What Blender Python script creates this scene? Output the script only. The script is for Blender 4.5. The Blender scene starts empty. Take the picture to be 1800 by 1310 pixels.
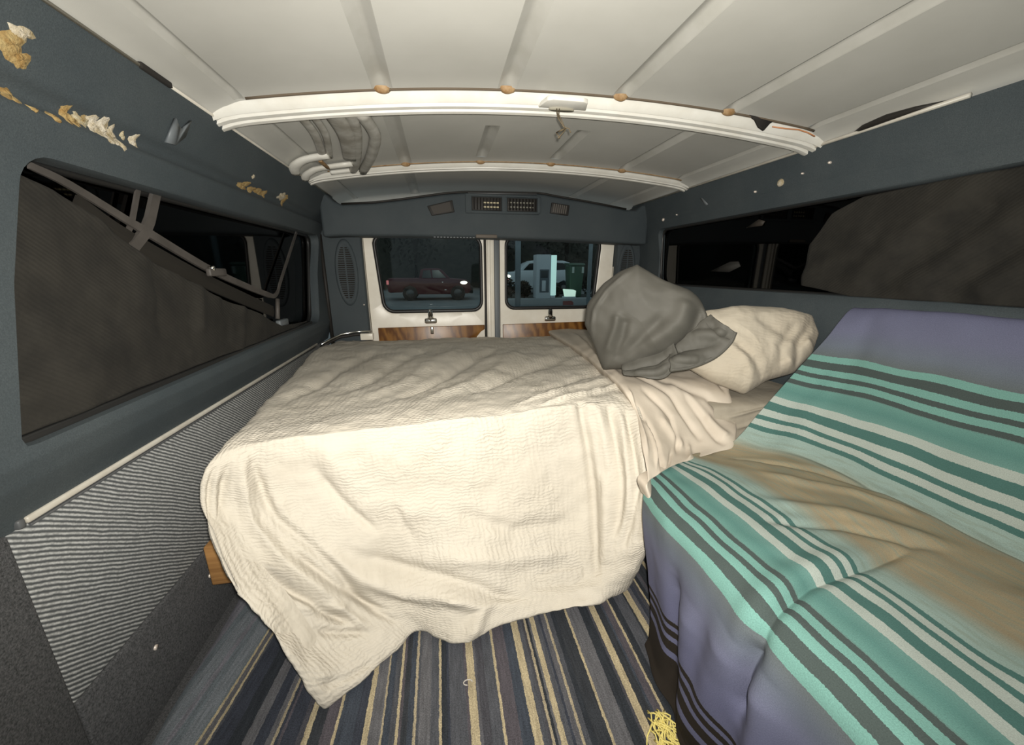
import bpy, bmesh, math, random
import numpy as np
from mathutils import Vector, Matrix, noise

random.seed(7)
SC = bpy.context.scene
COL = SC.collection

# ------------------------------------------------------------------ camera
# world: X across the van (right), Y towards the rear doors, Z up, van floor at z = 0
F_PX = 670.0
cam_d = bpy.data.cameras.new('camera')
cam_d.sensor_width = 36.0
cam_d.lens = F_PX / 1800.0 * 36.0
cam_d.clip_start = 0.01
cam_d.clip_end = 300
cam = bpy.data.objects.new('camera', cam_d)
COL.objects.link(cam)
cy = Vector((-128 / F_PX, 180 / F_PX, 1.0)).normalized()      # van axis in camera coordinates
pit = math.atan2(cy.y, cy.z)
cup = Vector((0, math.cos(pit), -math.sin(pit)))
cx = Vector((cup.y * cy.z - cup.z * cy.y, cup.z * cy.x - cup.x * cy.z, cup.x * cy.y - cup.y * cy.x))
cam.matrix_world = Matrix(((cx.x, cx.y, -cx.z, 0.0),
                           (cy.x, cy.y, -cy.z, 0.0),
                           (cup.x, cup.y, -cup.z, 0.92),
                           (0, 0, 0, 1)))
SC.camera = cam

# ------------------------------------------------------------------ world, lights, exposure
w = bpy.data.worlds.new('dusk_sky')
SC.world = w
w.use_nodes = True
w.node_tree.nodes['Background'].inputs[0].default_value = (0.62, 0.74, 0.78, 1)
w.node_tree.nodes['Background'].inputs[1].default_value = 0.50

def spot(name, loc, target, energy, size, angle, blend, color):
    d = bpy.data.lights.new(name, 'SPOT')
    d.energy = energy; d.shadow_soft_size = size; d.color = color
    d.spot_size = math.radians(angle); d.spot_blend = blend
    o = bpy.data.objects.new(name, d); COL.objects.link(o)
    o.location = loc
    o.rotation_euler = (Vector(target) - Vector(loc)).to_track_quat('-Z', 'Y').to_euler()
    return o
# the phone's flash, right beside its lens
spot('phone_flash', (0.015, -0.01, 0.945), (0.30, 1.5, 0.80), 104.0, 0.012, 168, 1.0, (1.0, 0.955, 0.87))

SC.view_settings.view_transform = 'Standard'
SC.view_settings.look = 'None'
SC.view_settings.exposure = 0.0
SC.view_settings.gamma = 1.0
SC.view_settings.use_curve_mapping = False

# ------------------------------------------------------------------ helpers
def tag(o, label=None, cat=None, group=None, kind=None):
    if label: o['label'] = label
    if cat: o['category'] = cat
    if group: o['group'] = group
    if kind: o['kind'] = kind
    return o

def empty(name, loc=(0, 0, 0)):
    o = bpy.data.objects.new(name, None); COL.objects.link(o)
    o.location = loc
    o.empty_display_size = 0.05
    return o

def mk(name, V, F, mat, parent=None, smooth=True, uv=None):
    """One mesh object; vertices in world coordinates."""
    m = bpy.data.meshes.new(name)
    off = Vector((0, 0, 0))
    p = parent
    while p is not None:
        off += p.location; p = p.parent
    if isinstance(V, np.ndarray):
        V = V.tolist()
    if off.length > 0:
        V = [(v[0] - off.x, v[1] - off.y, v[2] - off.z) for v in V]
    m.from_pydata(V, [], F)
    m.materials.append(mat)
    if smooth:
        m.polygons.foreach_set('use_smooth', [True] * len(m.polygons))
    if uv is not None:
        l = m.uv_layers.new(name='UVMap')
        idx = np.zeros(len(m.loops), dtype=np.int32)
        m.loops.foreach_get('vertex_index', idx)
        l.data.foreach_set('uv', np.asarray(uv, dtype=np.float32)[idx].ravel())
    m.update()
    o = bpy.data.objects.new(name, m); COL.objects.link(o)
    if parent is not None:
        o.parent = parent
    return o

def crease(o, ang=35):
    """smooth shading with sharp edges above an angle"""
    m = o.data
    bm = bmesh.new(); bm.from_mesh(m)
    bmesh.ops.recalc_face_normals(bm, faces=bm.faces)
    a = math.radians(ang)
    for e in bm.edges:
        e.smooth = not (len(e.link_faces) == 2 and e.calc_face_angle(0) > a)
    bm.to_mesh(m); bm.free()
    return o

def join(parts):
    V, F = [], []
    for v, f in parts:
        k = len(V)
        V += [tuple(x) for x in v]
        F += [tuple(i + k for i in q) for q in f]
    return V, F

def box(x0, x1, y0, y1, z0, z1):
    V = [(x0, y0, z0), (x1, y0, z0), (x1, y1, z0), (x0, y1, z0), (x0, y0, z1), (x1, y0, z1), (x1, y1, z1), (x0, y1, z1)]
    F = [(0, 3, 2, 1), (4, 5, 6, 7), (0, 1, 5, 4), (1, 2, 6, 5), (2, 3, 7, 6), (3, 0, 4, 7)]
    return V, F

def bevel(VF, r, seg=2):
    bm = bmesh.new()
    vs = [bm.verts.new(v) for v in VF[0]]
    for f in VF[1]:
        bm.faces.new([vs[i] for i in f])
    bmesh.ops.recalc_face_normals(bm, faces=bm.faces)
    es = [e for e in bm.edges if len(e.link_faces) == 2 and e.calc_face_angle(0) > 0.5]
    bmesh.ops.bevel(bm, geom=es, offset=r, segments=seg, profile=0.5, affect='EDGES', clamp_overlap=True)
    bm.verts.index_update()
    V = [tuple(v.co) for v in bm.verts]
    F = [tuple(v.index for v in f.verts) for f in bm.faces]
    bm.free()
    return V, F

def bbox(x0, x1, y0, y1, z0, z1, r=0.005, seg=2):
    return bevel(box(x0, x1, y0, y1, z0, z1), r, seg)

def xf(VF, M):
    return [tuple(M @ Vector(v)) for v in VF[0]], VF[1]

def tube(path, r, n=8, closed=False, flat=1.0, upv=(0, 0, 1)):
    """round (or flattened) bar swept along a path"""
    P = [Vector(p) for p in path]
    N = len(P)
    V, F = [], []
    for i in range(N):
        a = P[i - 1] if (i > 0 or closed) else P[i]
        b = P[(i + 1) % N] if (i < N - 1 or closed) else P[i]
        d = (b - a).normalized()
        u = Vector(upv)
        s = d.cross(u)
        if s.length < 1e-4:
            s = d.cross(Vector((1, 0, 0)))
        s.normalize(); t = s.cross(d)
        rr = r[i] if isinstance(r, (list, tuple)) else r
        for k in range(n):
            an = 2 * math.pi * (k + 0.5) / n
            V.append(tuple(P[i] + s * math.cos(an) * rr + t * math.sin(an) * rr * flat))
    for i in range(N if closed else N - 1):
        j = (i + 1) % N
        for k in range(n):
            F.append((i * n + k, i * n + (k + 1) % n, j * n + (k + 1) % n, j * n + k))
    if not closed:
        F.append(tuple(range(n))[::-1]); F.append(tuple((N - 1) * n + k for k in range(n)))
    return V, F

def prism(poly, d, axis=1, bev=0.0, seg=2):
    """closed polygon (list of 3D points) extruded by vector d"""
    d = Vector(d); n = len(poly)
    V = [tuple(Vector(p)) for p in poly] + [tuple(Vector(p) + d) for p in poly]
    F = [tuple(range(n))[::-1], tuple(range(n, 2 * n))]
    for i in range(n):
        j = (i + 1) % n
        F.append((i, j, n + j, n + i))
    return bevel((V, F), bev, seg) if bev > 0 else (V, F)

def gridfaces(nr, nc, wrap=False):
    F = []
    for i in range(nr - 1):
        for j in range(nc if wrap else nc - 1):
            k = (j + 1) % nc
            F.append((i * nc + j, i * nc + k, (i + 1) * nc + k, (i + 1) * nc + j))
    return F

def cr1(P, n):
    """Catmull-Rom resample of P (N x D) into n rows, uniform in index"""
    P = np.asarray(P, float); N = len(P)
    t = np.linspace(0, N - 1, n)
    i = np.minimum(t.astype(int), N - 2); f = (t - i).reshape((-1,) + (1,) * (P.ndim - 1))
    Q = np.concatenate([[2 * P[0] - P[1]], P, [2 * P[-1] - P[-2]]])
    a, b, c, d = Q[i], Q[i + 1], Q[i + 2], Q[i + 3]
    return 0.5 * ((2 * b) + (c - a) * f + (2 * a - 5 * b + 4 * c - d) * f ** 2 + (3 * b - a - 3 * c + d) * f ** 3)

def patch(C, nr, nc):
    """bicubic patch through a control net C (R x K x D) -> nr x nc x D"""
    A = cr1(np.asarray(C, float), nr)
    return cr1(A.transpose(1, 0, 2), nc).transpose(1, 0, 2)

def gnormals(S):
    du = np.gradient(S, axis=1); dv = np.gradient(S, axis=0)
    n = np.cross(du, dv)
    return n / (np.linalg.norm(n, axis=2, keepdims=True) + 1e-12)

def seg_dist(px, py, path):
    best = np.full(px.shape, 1e9); along = np.zeros(px.shape)
    L = len(path) - 1
    for k in range(L):
        x0, y0 = path[k]; x1, y1 = path[k + 1]
        dx, dy = x1 - x0, y1 - y0
        t = np.clip(((px - x0) * dx + (py - y0) * dy) / (dx * dx + dy * dy + 1e-12), 0, 1)
        d = np.hypot(px - x0 - t * dx, py - y0 - t * dy)
        m = d < best
        best = np.where(m, d, best); along = np.where(m, (k + t) / L, along)
    return best, along

def fbm(P, s, oct=3, seed=0.0):
    out = np.empty(len(P))
    for i, p in enumerate(P):
        out[i] = noise.fractal(Vector((p[0] * s + seed, p[1] * s - seed, p[2] * s + 2 * seed)), 1.0, 2.0, oct)
    return out

def rrect(y0, y1, z0, z1, r, n=10):
    """rounded rectangle, counter-clockwise, list of (a, b); r one radius or four (bl, br, tr, tl)"""
    if not isinstance(r, (list, tuple)): r = [r] * 4
    out = []
    for (cxx, cyy, a0), rr in zip([(y0, z0, 180), (y1, z0, 270), (y1, z1, 0), (y0, z1, 90)], r):
        sx = cxx + (rr if cxx == y0 else -rr); sy = cyy + (rr if cyy == z0 else -rr)
        for k in range(n + 1):
            a = math.radians(a0 + 90 * k / n)
            out.append((sx + rr * math.cos(a), sy + rr * math.sin(a)))
    return out

def resample_closed(poly, n):
    P = np.asarray(poly + [poly[0]], float)
    d = np.concatenate([[0], np.cumsum(np.linalg.norm(np.diff(P, axis=0), axis=1))])
    t = np.linspace(0, d[-1], n, endpoint=False)
    return np.stack([np.interp(t, d, P[:, k]) for k in range(P.shape[1])], 1)

# ------------------------------------------------------------------ materials
def srgb(r, g, b):
    f = lambda c: (c / 255 / 12.92) if c / 255 <= 0.04045 else ((c / 255 + 0.055) / 1.055) ** 2.4
    return (f(r), f(g), f(b), 1.0)

class MT:
    def __init__(s, name, base=(0.5, 0.5, 0.5, 1), rough=0.6, metal=0.0, spec=0.5):
        s.m = bpy.data.materials.new(name); s.m.use_nodes = True
        s.nt = s.m.node_tree; s.b = s.nt.nodes['Principled BSDF']
        s.b.inputs['Base Color'].default_value = base
        s.b.inputs['Roughness'].default_value = rough
        s.b.inputs['Metallic'].default_value = metal
        s.b.inputs['Specular IOR Level'].default_value = spec
        s.base = base
        s._co = None
        s.h = None
    def n(s, t, **k):
        x = s.nt.nodes.new(t)
        for a, v in k.items(): setattr(x, a, v)
        return x
    def l(s, a, b): s.nt.links.new(a, b)
    def co(s, kind='Object'):
        if s._co is None: s._co = s.n('ShaderNodeTexCoord')
        return s._co.outputs[kind]
    def val(s, sock, v):
        if hasattr(v, 'is_linked') or hasattr(v, 'links'): s.l(v, sock)
        else: sock.default_value = v
    def math(s, op, a, b=0.0, c=None):
        x = s.n('ShaderNodeMath', operation=op)
        s.val(x.inputs[0], a); s.val(x.inputs[1], b)
        if c is not None: s.val(x.inputs[2], c)
        return x.outputs[0]
    def noise(s, scale, detail=4, rough=0.6, vec=None, dist=0.0):
        x = s.n('ShaderNodeTexNoise')
        x.inputs['Scale'].default_value = scale; x.inputs['Detail'].default_value = detail
        x.inputs['Roughness'].default_value = rough; x.inputs['Distortion'].default_value = dist
        s.l(vec if vec is not None else s.co(), x.inputs['Vector'])
        return x.outputs['Fac']
    def maprange(s, v, a, b, c=0.0, d=1.0):
        x = s.n('ShaderNodeMapRange'); s.l(v, x.inputs[0])
        for i, q in enumerate((a, b, c, d)): x.inputs[i + 1].default_value = q
        return x.outputs[0]
    def mix(s, f, a, b):
        x = s.n('ShaderNodeMix', data_type='RGBA')
        s.val(x.inputs[0], f)
        for sock, v in ((x.inputs[6], a), (x.inputs[7], b)): s.val(sock, v)
        return x.outputs[2]
    def ramp(s, v, stops, interp='LINEAR'):
        x = s.n('ShaderNodeValToRGB'); r = x.color_ramp; r.interpolation = interp
        while len(r.elements) < len(stops): r.elements.new(0.5)
        for e, (p, c) in zip(r.elements, stops):
            e.position = p; e.color = c
        s.l(v, x.inputs[0])
        return x.outputs[0]
    def color(s, c): s.l(c, s.b.inputs['Base Color']); return s
    def bump(s, h, strength=0.3, dist=0.01):
        x = s.n('ShaderNodeBump'); x.inputs['Strength'].default_value = strength; x.inputs['Distance'].default_value = dist
        s.l(h, x.inputs['Height'])
        if s.h is not None: s.l(s.h, x.inputs['Normal'])
        s.h = x.outputs[0]
        s.l(s.h, s.b.inputs['Normal'])
        return s
    def mottled(s, c2, scale=6, lo=0.35, hi=0.65, detail=5):
        s.color(s.mix(s.maprange(s.noise(scale, detail), lo, hi), s.base, c2)); return s

def simple(name, base, rough=0.6, metal=0.0, c2=None, scale=8, bs=0, bd=0.002, bstr=0.3, spec=0.5):
    t = MT(name, base, rough, metal, spec)
    if c2: t.mottled(c2, scale)
    if bs: t.bump(t.noise(bs, 3), bstr, bd)
    return t.m

M = {}
M['roof'] = simple('painted_roof_metal', (0.52, 0.515, 0.48, 1), 0.42, c2=(0.47, 0.465, 0.43, 1), scale=3, bs=600, bd=0.0006, bstr=0.15)
M['bow'] = simple('white_bow_paint', (0.72, 0.71, 0.66, 1), 0.35, c2=(0.65, 0.63, 0.57, 1), scale=14)
M['rust'] = simple('brown_sealant', (0.22, 0.12, 0.045, 1), 0.7, c2=(0.34, 0.23, 0.12, 1), scale=60)
M['rib'] = simple('shaded_rib_metal', (0.45, 0.445, 0.415, 1), 0.40, c2=(0.39, 0.385, 0.35, 1), scale=10)  # darker copy of the roof paint, puts shade into the grooves
M['brace'] = simple('bare_brace_metal', (0.50, 0.49, 0.45, 1), 0.40, c2=(0.30, 0.28, 0.24, 1), scale=16)
t = MT('blue_grey_liner', (0.075, 0.100, 0.122, 1), 0.75)
nz = t.maprange(t.noise(5, 5), 0.35, 0.68)
fz = t.maprange(t.noise(420, 2), 0.3, 0.7)
c = t.mix(nz, (0.044, 0.058, 0.066, 1), (0.062, 0.076, 0.082, 1))
t.color(t.mix(t.math('MULTIPLY', fz, 0.55), c, (0.022, 0.029, 0.034, 1)))
t.bump(t.noise(500, 3), 0.35, 0.0015); M['liner'] = t.m
t = MT('dark_floor_carpet', (0.045, 0.05, 0.058, 1), 0.95)
t.color(t.mix(t.maprange(t.noise(300, 3), 0.3, 0.7), (0.022, 0.024, 0.025, 1), (0.115, 0.115, 0.120, 1)))
t.bump(t.noise(700, 3), 0.6, 0.004); M['carpet'] = t.m
t = MT('grey_ribbed_cloth', (0.3, 0.3, 0.3, 1), 0.9)
sx = t.n('ShaderNodeSeparateXYZ'); t.l(t.co(), sx.inputs[0])
yy, zz = sx.outputs[1], sx.outputs[2]
ph = t.math('ADD', t.math('MULTIPLY', yy, 0.60), t.math('MULTIPLY', zz, 0.80))
ph = t.math('ADD', ph, t.math('MULTIPLY', t.noise(9, 3), 0.010))
ph = t.math('ADD', ph, t.math('MULTIPLY', t.noise(160, 2), 0.0016))
sn = t.math('SINE', t.math('MULTIPLY', ph, 2 * math.pi / 0.0075))
br = t.maprange(t.noise(150, 3), 0.35, 0.6)
m1 = t.maprange(sn, -0.75, 0.95)
m1 = t.math('MULTIPLY', m1, t.math('ADD', 0.55, t.math('MULTIPLY', br, 0.45)))
t.color(t.mix(m1, (0.060, 0.065, 0.067, 1), (0.44, 0.445, 0.435, 1)))
t.bump(sn, 0.4, 0.003); M['ribbed'] = t.m
M['cream'] = simple('cream_trim', (0.52, 0.50, 0.44, 1), 0.4, c2=(0.44, 0.41, 0.35, 1), scale=20)
M['door'] = simple('white_door_paint', (0.84, 0.80, 0.71, 1), 0.35, c2=(0.76, 0.71, 0.61, 1), scale=9)
M['rubber'] = simple('black_rubber', (0.012, 0.012, 0.012, 1), 0.45)
M['blackpl'] = simple('black_plastic', (0.014, 0.012, 0.010, 1), 0.65)
M['darkgrey'] = simple('grey_plastic', (0.08, 0.083, 0.086, 1), 0.5)
M['frame'] = simple('grey_window_frame', (0.085, 0.076, 0.069, 1), 0.6, c2=(0.055, 0.049, 0.044, 1), scale=12)
M['chrome'] = MT('chrome', (0.85, 0.84, 0.80, 1), 0.12, 1.0).m
M['screw'] = MT('screw_head', (0.75, 0.66, 0.58, 1), 0.35, 0.3).m
t = MT('varnished_wood', (0.36, 0.16, 0.045, 1), 0.35)
mp = t.n('ShaderNodeMapping'); mp.inputs['Scale'].default_value = (3.0, 3.0, 1.0); t.l(t.co(), mp.inputs[0])
wv = t.n('ShaderNodeTexWave', wave_type='BANDS', bands_direction='DIAGONAL'); t.l(mp.outputs[0], wv.inputs[0])
wv.inputs['Scale'].default_value = 3.2; wv.inputs['Distortion'].default_value = 9; wv.inputs['Detail'].default_value = 4; wv.inputs['Detail Scale'].default_value = 1.6
t.color(t.mix(wv.outputs['Fac'], (0.27, 0.125, 0.030, 1), (0.12, 0.045, 0.010, 1))); M['wood'] = t.m
t = MT('raw_lumber', (0.55, 0.30, 0.12, 1), 0.7)
mp = t.n('ShaderNodeMapping'); mp.inputs['Scale'].default_value = (2, 60, 60); t.l(t.co(), mp.inputs[0])
t.color(t.mix(t.maprange(t.noise(2.0, 4, vec=mp.outputs[0]), 0.35, 0.7), (0.42, 0.22, 0.075, 1), (0.27, 0.13, 0.04, 1))); M['lumber'] = t.m
M['foam'] = simple('old_glue_foam', (0.42, 0.38, 0.27, 1), 0.9, c2=(0.25, 0.17, 0.06, 1), scale=70, bs=240, bd=0.004, bstr=0.6)
M['foam2'] = simple('yellow_glue_foam', (0.36, 0.27, 0.12, 1), 0.9, c2=(0.24, 0.14, 0.04, 1), scale=80, bs=240, bd=0.004, bstr=0.6)
M['foam3'] = simple('torn_pale_foam', (0.52, 0.48, 0.40, 1), 0.9, c2=(0.34, 0.27, 0.15, 1), scale=60, bs=240, bd=0.004, bstr=0.6)
M['clip'] = simple('grey_clip_plastic', (0.12, 0.135, 0.145, 1), 0.5)
M['blackhole'] = simple('dark_slot', (0.012, 0.010, 0.008, 1), 0.9)

def glass(name, tint, gloss):
    m = bpy.data.materials.new(name); m.use_nodes = True
    nt = m.node_tree; nt.nodes.clear()
    o = nt.nodes.new('ShaderNodeOutputMaterial'); mx = nt.nodes.new('ShaderNodeMixShader')
    tr = nt.nodes.new('ShaderNodeBsdfTransparent'); gl = nt.nodes.new('ShaderNodeBsdfGlossy')
    fr = nt.nodes.new('ShaderNodeFresnel'); fr.inputs[0].default_value = 1.45
    ml = nt.nodes.new('ShaderNodeMath'); ml.operation = 'MULTIPLY'; ml.inputs[1].default_value = gloss
    tr.inputs[0].default_value = tint; gl.inputs['Roughness'].default_value = 0.03
    nt.links.new(fr.outputs[0], ml.inputs[0]); nt.links.new(ml.outputs[0], mx.inputs[0])
    nt.links.new(tr.outputs[0], mx.inputs[1]); nt.links.new(gl.outputs[0], mx.inputs[2]); nt.links.new(mx.outputs[0], o.inputs[0])
    return m
M['glass'] = glass('rear_glass', (0.80, 0.86, 0.86, 1), 0.7)
M['tint'] = glass('privacy_glass', (0.035, 0.03, 0.022, 1), 0.9)

def stripe_chain(t, fac, stops):
    """colour stops (pos, colour) of any number, hard edges; fac 0..1"""
    out = None
    CH = 30
    for k in range(0, len(stops), CH):
        ch = stops[k:k + CH]
        r = t.ramp(fac, ch, 'CONSTANT')
        if out is None: out = r
        else: out = t.mix(t.math('GREATER_THAN', fac, ch[0][0]), out, r)
    return out

def weave(t, u, v, su, sv):
    a = t.math('SINE', t.math('MULTIPLY', u, su)); b = t.math('SINE', t.math('MULTIPLY', v, sv))
    return t.math('MULTIPLY', a, b)

# ================================================================== THE SETTING
# ------------------------------------------------------------------ floor
V = [(x, y, 0.0) for y in np.linspace(-0.9, 2.34, 8) for x in np.linspace(-0.70, 1.32, 6)]
tag(mk('floor', V + [(v[0], v[1], -0.04) for v in V], gridfaces(8, 6) + [tuple(i + 48 for i in f)[::-1] for f in gridfaces(8, 6)], M['carpet']), kind='structure')

# ------------------------------------------------------------------ ceiling with stamped ribs, bows, sealant
XC = 0.315
def roof_z(x, y=0.0):
    d = abs(x - XC)
    z = 1.377 - 0.091 * min(d, 0.80) ** 2
    if d > 0.76: z -= 3.2 * (d - 0.76) ** 2
    for yb in (bow_y(0, x), bow_y(1, x)):
        z -= 0.014 * math.exp(-((y - yb) / 0.045) ** 2)
    if y > 2.50: z -= 0.11 * ((y - 2.50) / 0.12) ** 2
    return z
def bow_y(k, x):
    f = (x + 0.53) / 1.69
    return (1.215 - 0.085 * f) if k == 0 else (1.925 - 0.16 * f)
RIBS = [(-0.118, 0.050), (0.195, 0.050), (0.503, 0.050), (0.822, 0.048)]
CREASES = [(-0.455, 0.024), (1.085, 0.024)]
ribs = sorted(RIBS + CREASES)
def rib_spans(x):
    y1, y2 = bow_y(0, x), bow_y(1, x)
    if abs(x - 0.195) < 0.01 or abs(x - 0.503) < 0.01:
        return [(-0.9, y1 - 0.05), (y1 + 0.22, y2 - 0.10)]
    return [(-0.9, y1 - 0.05), (y1 + 0.04, y2 - 0.05), (y2 + 0.04, 2.52)]
xb = [-0.575]
for x, wd in ribs: xb += [x - wd / 2, x + wd / 2]
xb += [1.205]
ceil_parts = []
for k in range(0, len(xb) - 1):
    x0, x1 = xb[k], xb[k + 1]
    is_rib = k % 2 == 1
    spans = [(-0.9, 2.62)]
    if is_rib:
        c = (x0 + x1) / 2; sp = rib_spans(c); spans = []; cur = -0.9
        for a, b in sp:
            if a > cur + 1e-4: spans.append((cur, a))
            cur = b
        spans.append((cur, 2.62))
    nx = 3 if is_rib else 12
    for a, b in spans:
        ny = max(2, int((b - a) / 0.02))
        vv = [(x, y, roof_z(x, y)) for y in np.linspace(a, b, ny) for x in np.linspace(x0, x1, nx)]
        ceil_parts.append((vv, [f[::-1] for f in gridfaces(ny, nx)]))
V, F = join(ceil_parts)
ceiling = tag(mk('ceiling', V, F, M['roof']), kind='structure')
for x, wd in ribs:
    small = wd < 0.03
    dep = 0.007 if small else 0.013
    for a, b in rib_spans(x):
        ny = max(4, int((b - a) / 0.03)); prof = [(-0.5, 0), (-0.42, 0.10), (-0.14, 0.92), (0.0, 1), (0.14, 0.92), (0.42, 0.10), (0.5, 0)]
        vv = []
        for y in np.linspace(a, b, ny):
            e = min(1.0, max(0.0, min(y - a, b - y) / 0.025))
            for px, pz in prof:
                X = x + px * wd
                vv.append((X, y, roof_z(X, y) + dep * pz * (0.05 + 0.95 * e)))
        mk('roof_rib', vv, [f[::-1] for f in gridfaces(ny, len(prof))], M['rib'], ceiling)
BP = [(-0.050, 0.004), (-0.040, -0.012), (-0.030, -0.022), (-0.024, -0.026), (-0.020, -0.013), (-0.013, -0.013), (-0.008, -0.028), (0.004, -0.030),
      (0.008, -0.016), (0.015, -0.016), (0.019, -0.031), (0.030, -0.033), (0.038, -0.030), (0.046, 0.006)]
bows = []
for k in range(2):
    n = 60; vv = []
    for x in np.linspace(-0.565, 1.195, n):
        y0 = bow_y(k, x); d = abs(x - XC)
        zb = 1.377 - 0.091 * d ** 2 - (1.6 * (d - 0.78) ** 2 if d > 0.78 else 0)
        lump = 0.10 * math.exp(-((math.sin(x * 9.0 + k)) / 0.25) ** 2)
        for q, (py, pz) in enumerate(BP):
            s = 1.0 if k == 0 else 0.82
            pzz = pz + (0.006 * lump * 6 if q in (4, 5, 8, 9) else 0)
            vv.append((x, y0 + py * s, zb + pzz * s))
    o = crease(mk('roof_bow', vv, gridfaces(n, len(BP)), M['bow'], ceiling), 30)
    bows.append(o)
for k in range(2):
    for x, wd in RIBS:
        y = bow_y(k, x) - (0.052 if k == 0 else 0.044); z = roof_z(x, y)
        vv = []
        for i in range(5):
            for j in range(12):
                a = 2 * math.pi * j / 12; r = math.cos(i / 4 * math.pi / 2)
                vv.append((x + 0.022 * r * math.cos(a) * (1 + 0.15 * math.sin(3 * a + x * 9)), y + 0.012 * r * math.sin(a), z + 0.004 - 0.014 * math.sin(i / 4 * math.pi / 2)))
        mk('sealant_dab', vv, gridfaces(5, 12, True), M['rust'], ceiling)
    # dark brown weep line of old sealant along the near flange of the bow
    pth = [(x, bow_y(k, x) - (0.052 if k == 0 else 0.045), roof_z(x, bow_y(k, x) - 0.05) - 0.0005) for x in np.linspace(-0.44, 1.10, 40)]
    mk('sealant_line', *tube(pth, 0.0035, 6), M['rust'] if k else simple('sealant_dark', (0.10, 0.075, 0.05, 1), 0.8), ceiling)
# lamp mount tab on the first bow, with its slot and loose wires
yb = bow_y(0, 0.352)
tabp = [(0.285, 0.03), (0.298, -0.018), (0.312, -0.026), (0.395, -0.026), (0.409, -0.018), (0.422, 0.03)]
crease(mk('lamp_mount', *prism([(x, yb - 0.046 + dy, 1.3465) for x, dy in tabp], (0, 0, 0.012), bev=0.003), M['bow'], bows[0]))
mk('lamp_slot', *prism([(0.350 + 0.036 * math.cos(a), yb - 0.020 + 0.010 * math.sin(a), 1.3425) for a in np.linspace(0, 2 * math.pi, 24, endpoint=False)], (0, 0, 0.02)), simple('slot_plate', (0.30, 0.28, 0.22, 1), 0.6), bows[0])
wires = join([tube([(0.335, yb - 0.05, 1.335), (0.332, yb - 0.058, 1.318), (0.342, yb - 0.06, 1.300), (0.352, yb - 0.058, 1.285), (0.338, yb - 0.058, 1.270), (0.330, yb - 0.06, 1.262)], 0.0016, 5),
              tube([(0.328, yb - 0.05, 1.335), (0.330, yb - 0.058, 1.310), (0.345, yb - 0.06, 1.290), (0.362, yb - 0.056, 1.288), (0.366, yb - 0.058, 1.278)], 0.0016, 5),
              tube([(0.352, yb - 0.058, 1.288), (0.340, yb - 0.06, 1.282), (0.326, yb - 0.058, 1.276), (0.336, yb - 0.06, 1.262)], 0.0022, 5)])
mk('loose_wires', *wires, simple('wire_sheath', (0.12, 0.09, 0.05, 1), 0.6), bows[0])
# dark tear in the sealant near the right of the first bow
hx = 0.925
mk('sealant_gap', *prism([(hx - 0.045, bow_y(0, hx) - 0.054, 1.346), (hx + 0.05, bow_y(0, hx) - 0.054, 1.338), (hx + 0.028, bow_y(0, hx) - 0.056, 1.326), (hx + 0.012, bow_y(0, hx) - 0.056, 1.308), (hx - 0.006, bow_y(0, hx) - 0.056, 1.316), (hx - 0.02, bow_y(0, hx) - 0.055, 1.333)], (0, 0.006, 0)), M['blackhole'], bows[0])
mk('copper_wire', *tube([(0.97, 1.095, 1.322), (1.01, 1.09, 1.318), (1.05, 1.085, 1.316), (1.08, 1.08, 1.308), (1.10, 1.075, 1.298)], 0.002, 5), simple('copper_sheath', (0.50, 0.22, 0.10, 1), 0.5), bows[0])
# bent sheet-metal braces left of the second bay
def under(x, dz):
    d = abs(x - XC)
    return 1.377 - 0.091 * min(d, 0.80) ** 2 - (3.2 * (d - 0.76) ** 2 if d > 0.76 else 0) - dz
for path, r, fl in [([(-0.350, 1.24), (-0.358, 1.42), (-0.398, 1.655)], 0.014, 0.5), ([(-0.318, 1.24), (-0.328, 1.42), (-0.376, 1.655)], 0.012, 0.5),
                    ([(-0.266, 1.24), (-0.272, 1.45), (-0.312, 1.70)], 0.028, 0.30), ([(-0.222, 1.24), (-0.236, 1.42), (-0.300, 1.74), (-0.345, 1.89)], 0.018, 0.45),
                    ([(-0.196, 1.24), (-0.184, 1.40), (-0.192, 1.50), (-0.240, 1.70), (-0.305, 1.90)], 0.020, 0.7)]:
    P = cr1(np.array(path), 16)
    mk('roof_brace', *tube([(x, y, under(x, 0.012)) for x, y in P], r, 10, flat=fl), M['brace'], ceiling)
for path, r, dz in [([(-0.527, 1.735), (-0.515, 1.695), (-0.490, 1.660), (-0.450, 1.638), (-0.372, 1.615)], 0.020, 0.016),
                ([(-0.526, 1.845), (-0.510, 1.815), (-0.485, 1.792), (-0.445, 1.773), (-0.318, 1.750)], 0.017, 0.016),
                ([(-0.425, 1.862), (-0.375, 1.858), (-0.348, 1.856)], 0.016, 0.014)]:
    P = cr1(np.array(path), 14)
    mk('roof_brace', *tube([(x, y, under(x, dz)) for x, y in P], r, 10, flat=0.55), M['bow'], ceiling)
mk('rust_stain', *bbox(-0.418, -0.404, 1.655, 1.77, 1.304, 1.312, 0.002), M['rust'], ceiling)

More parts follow.
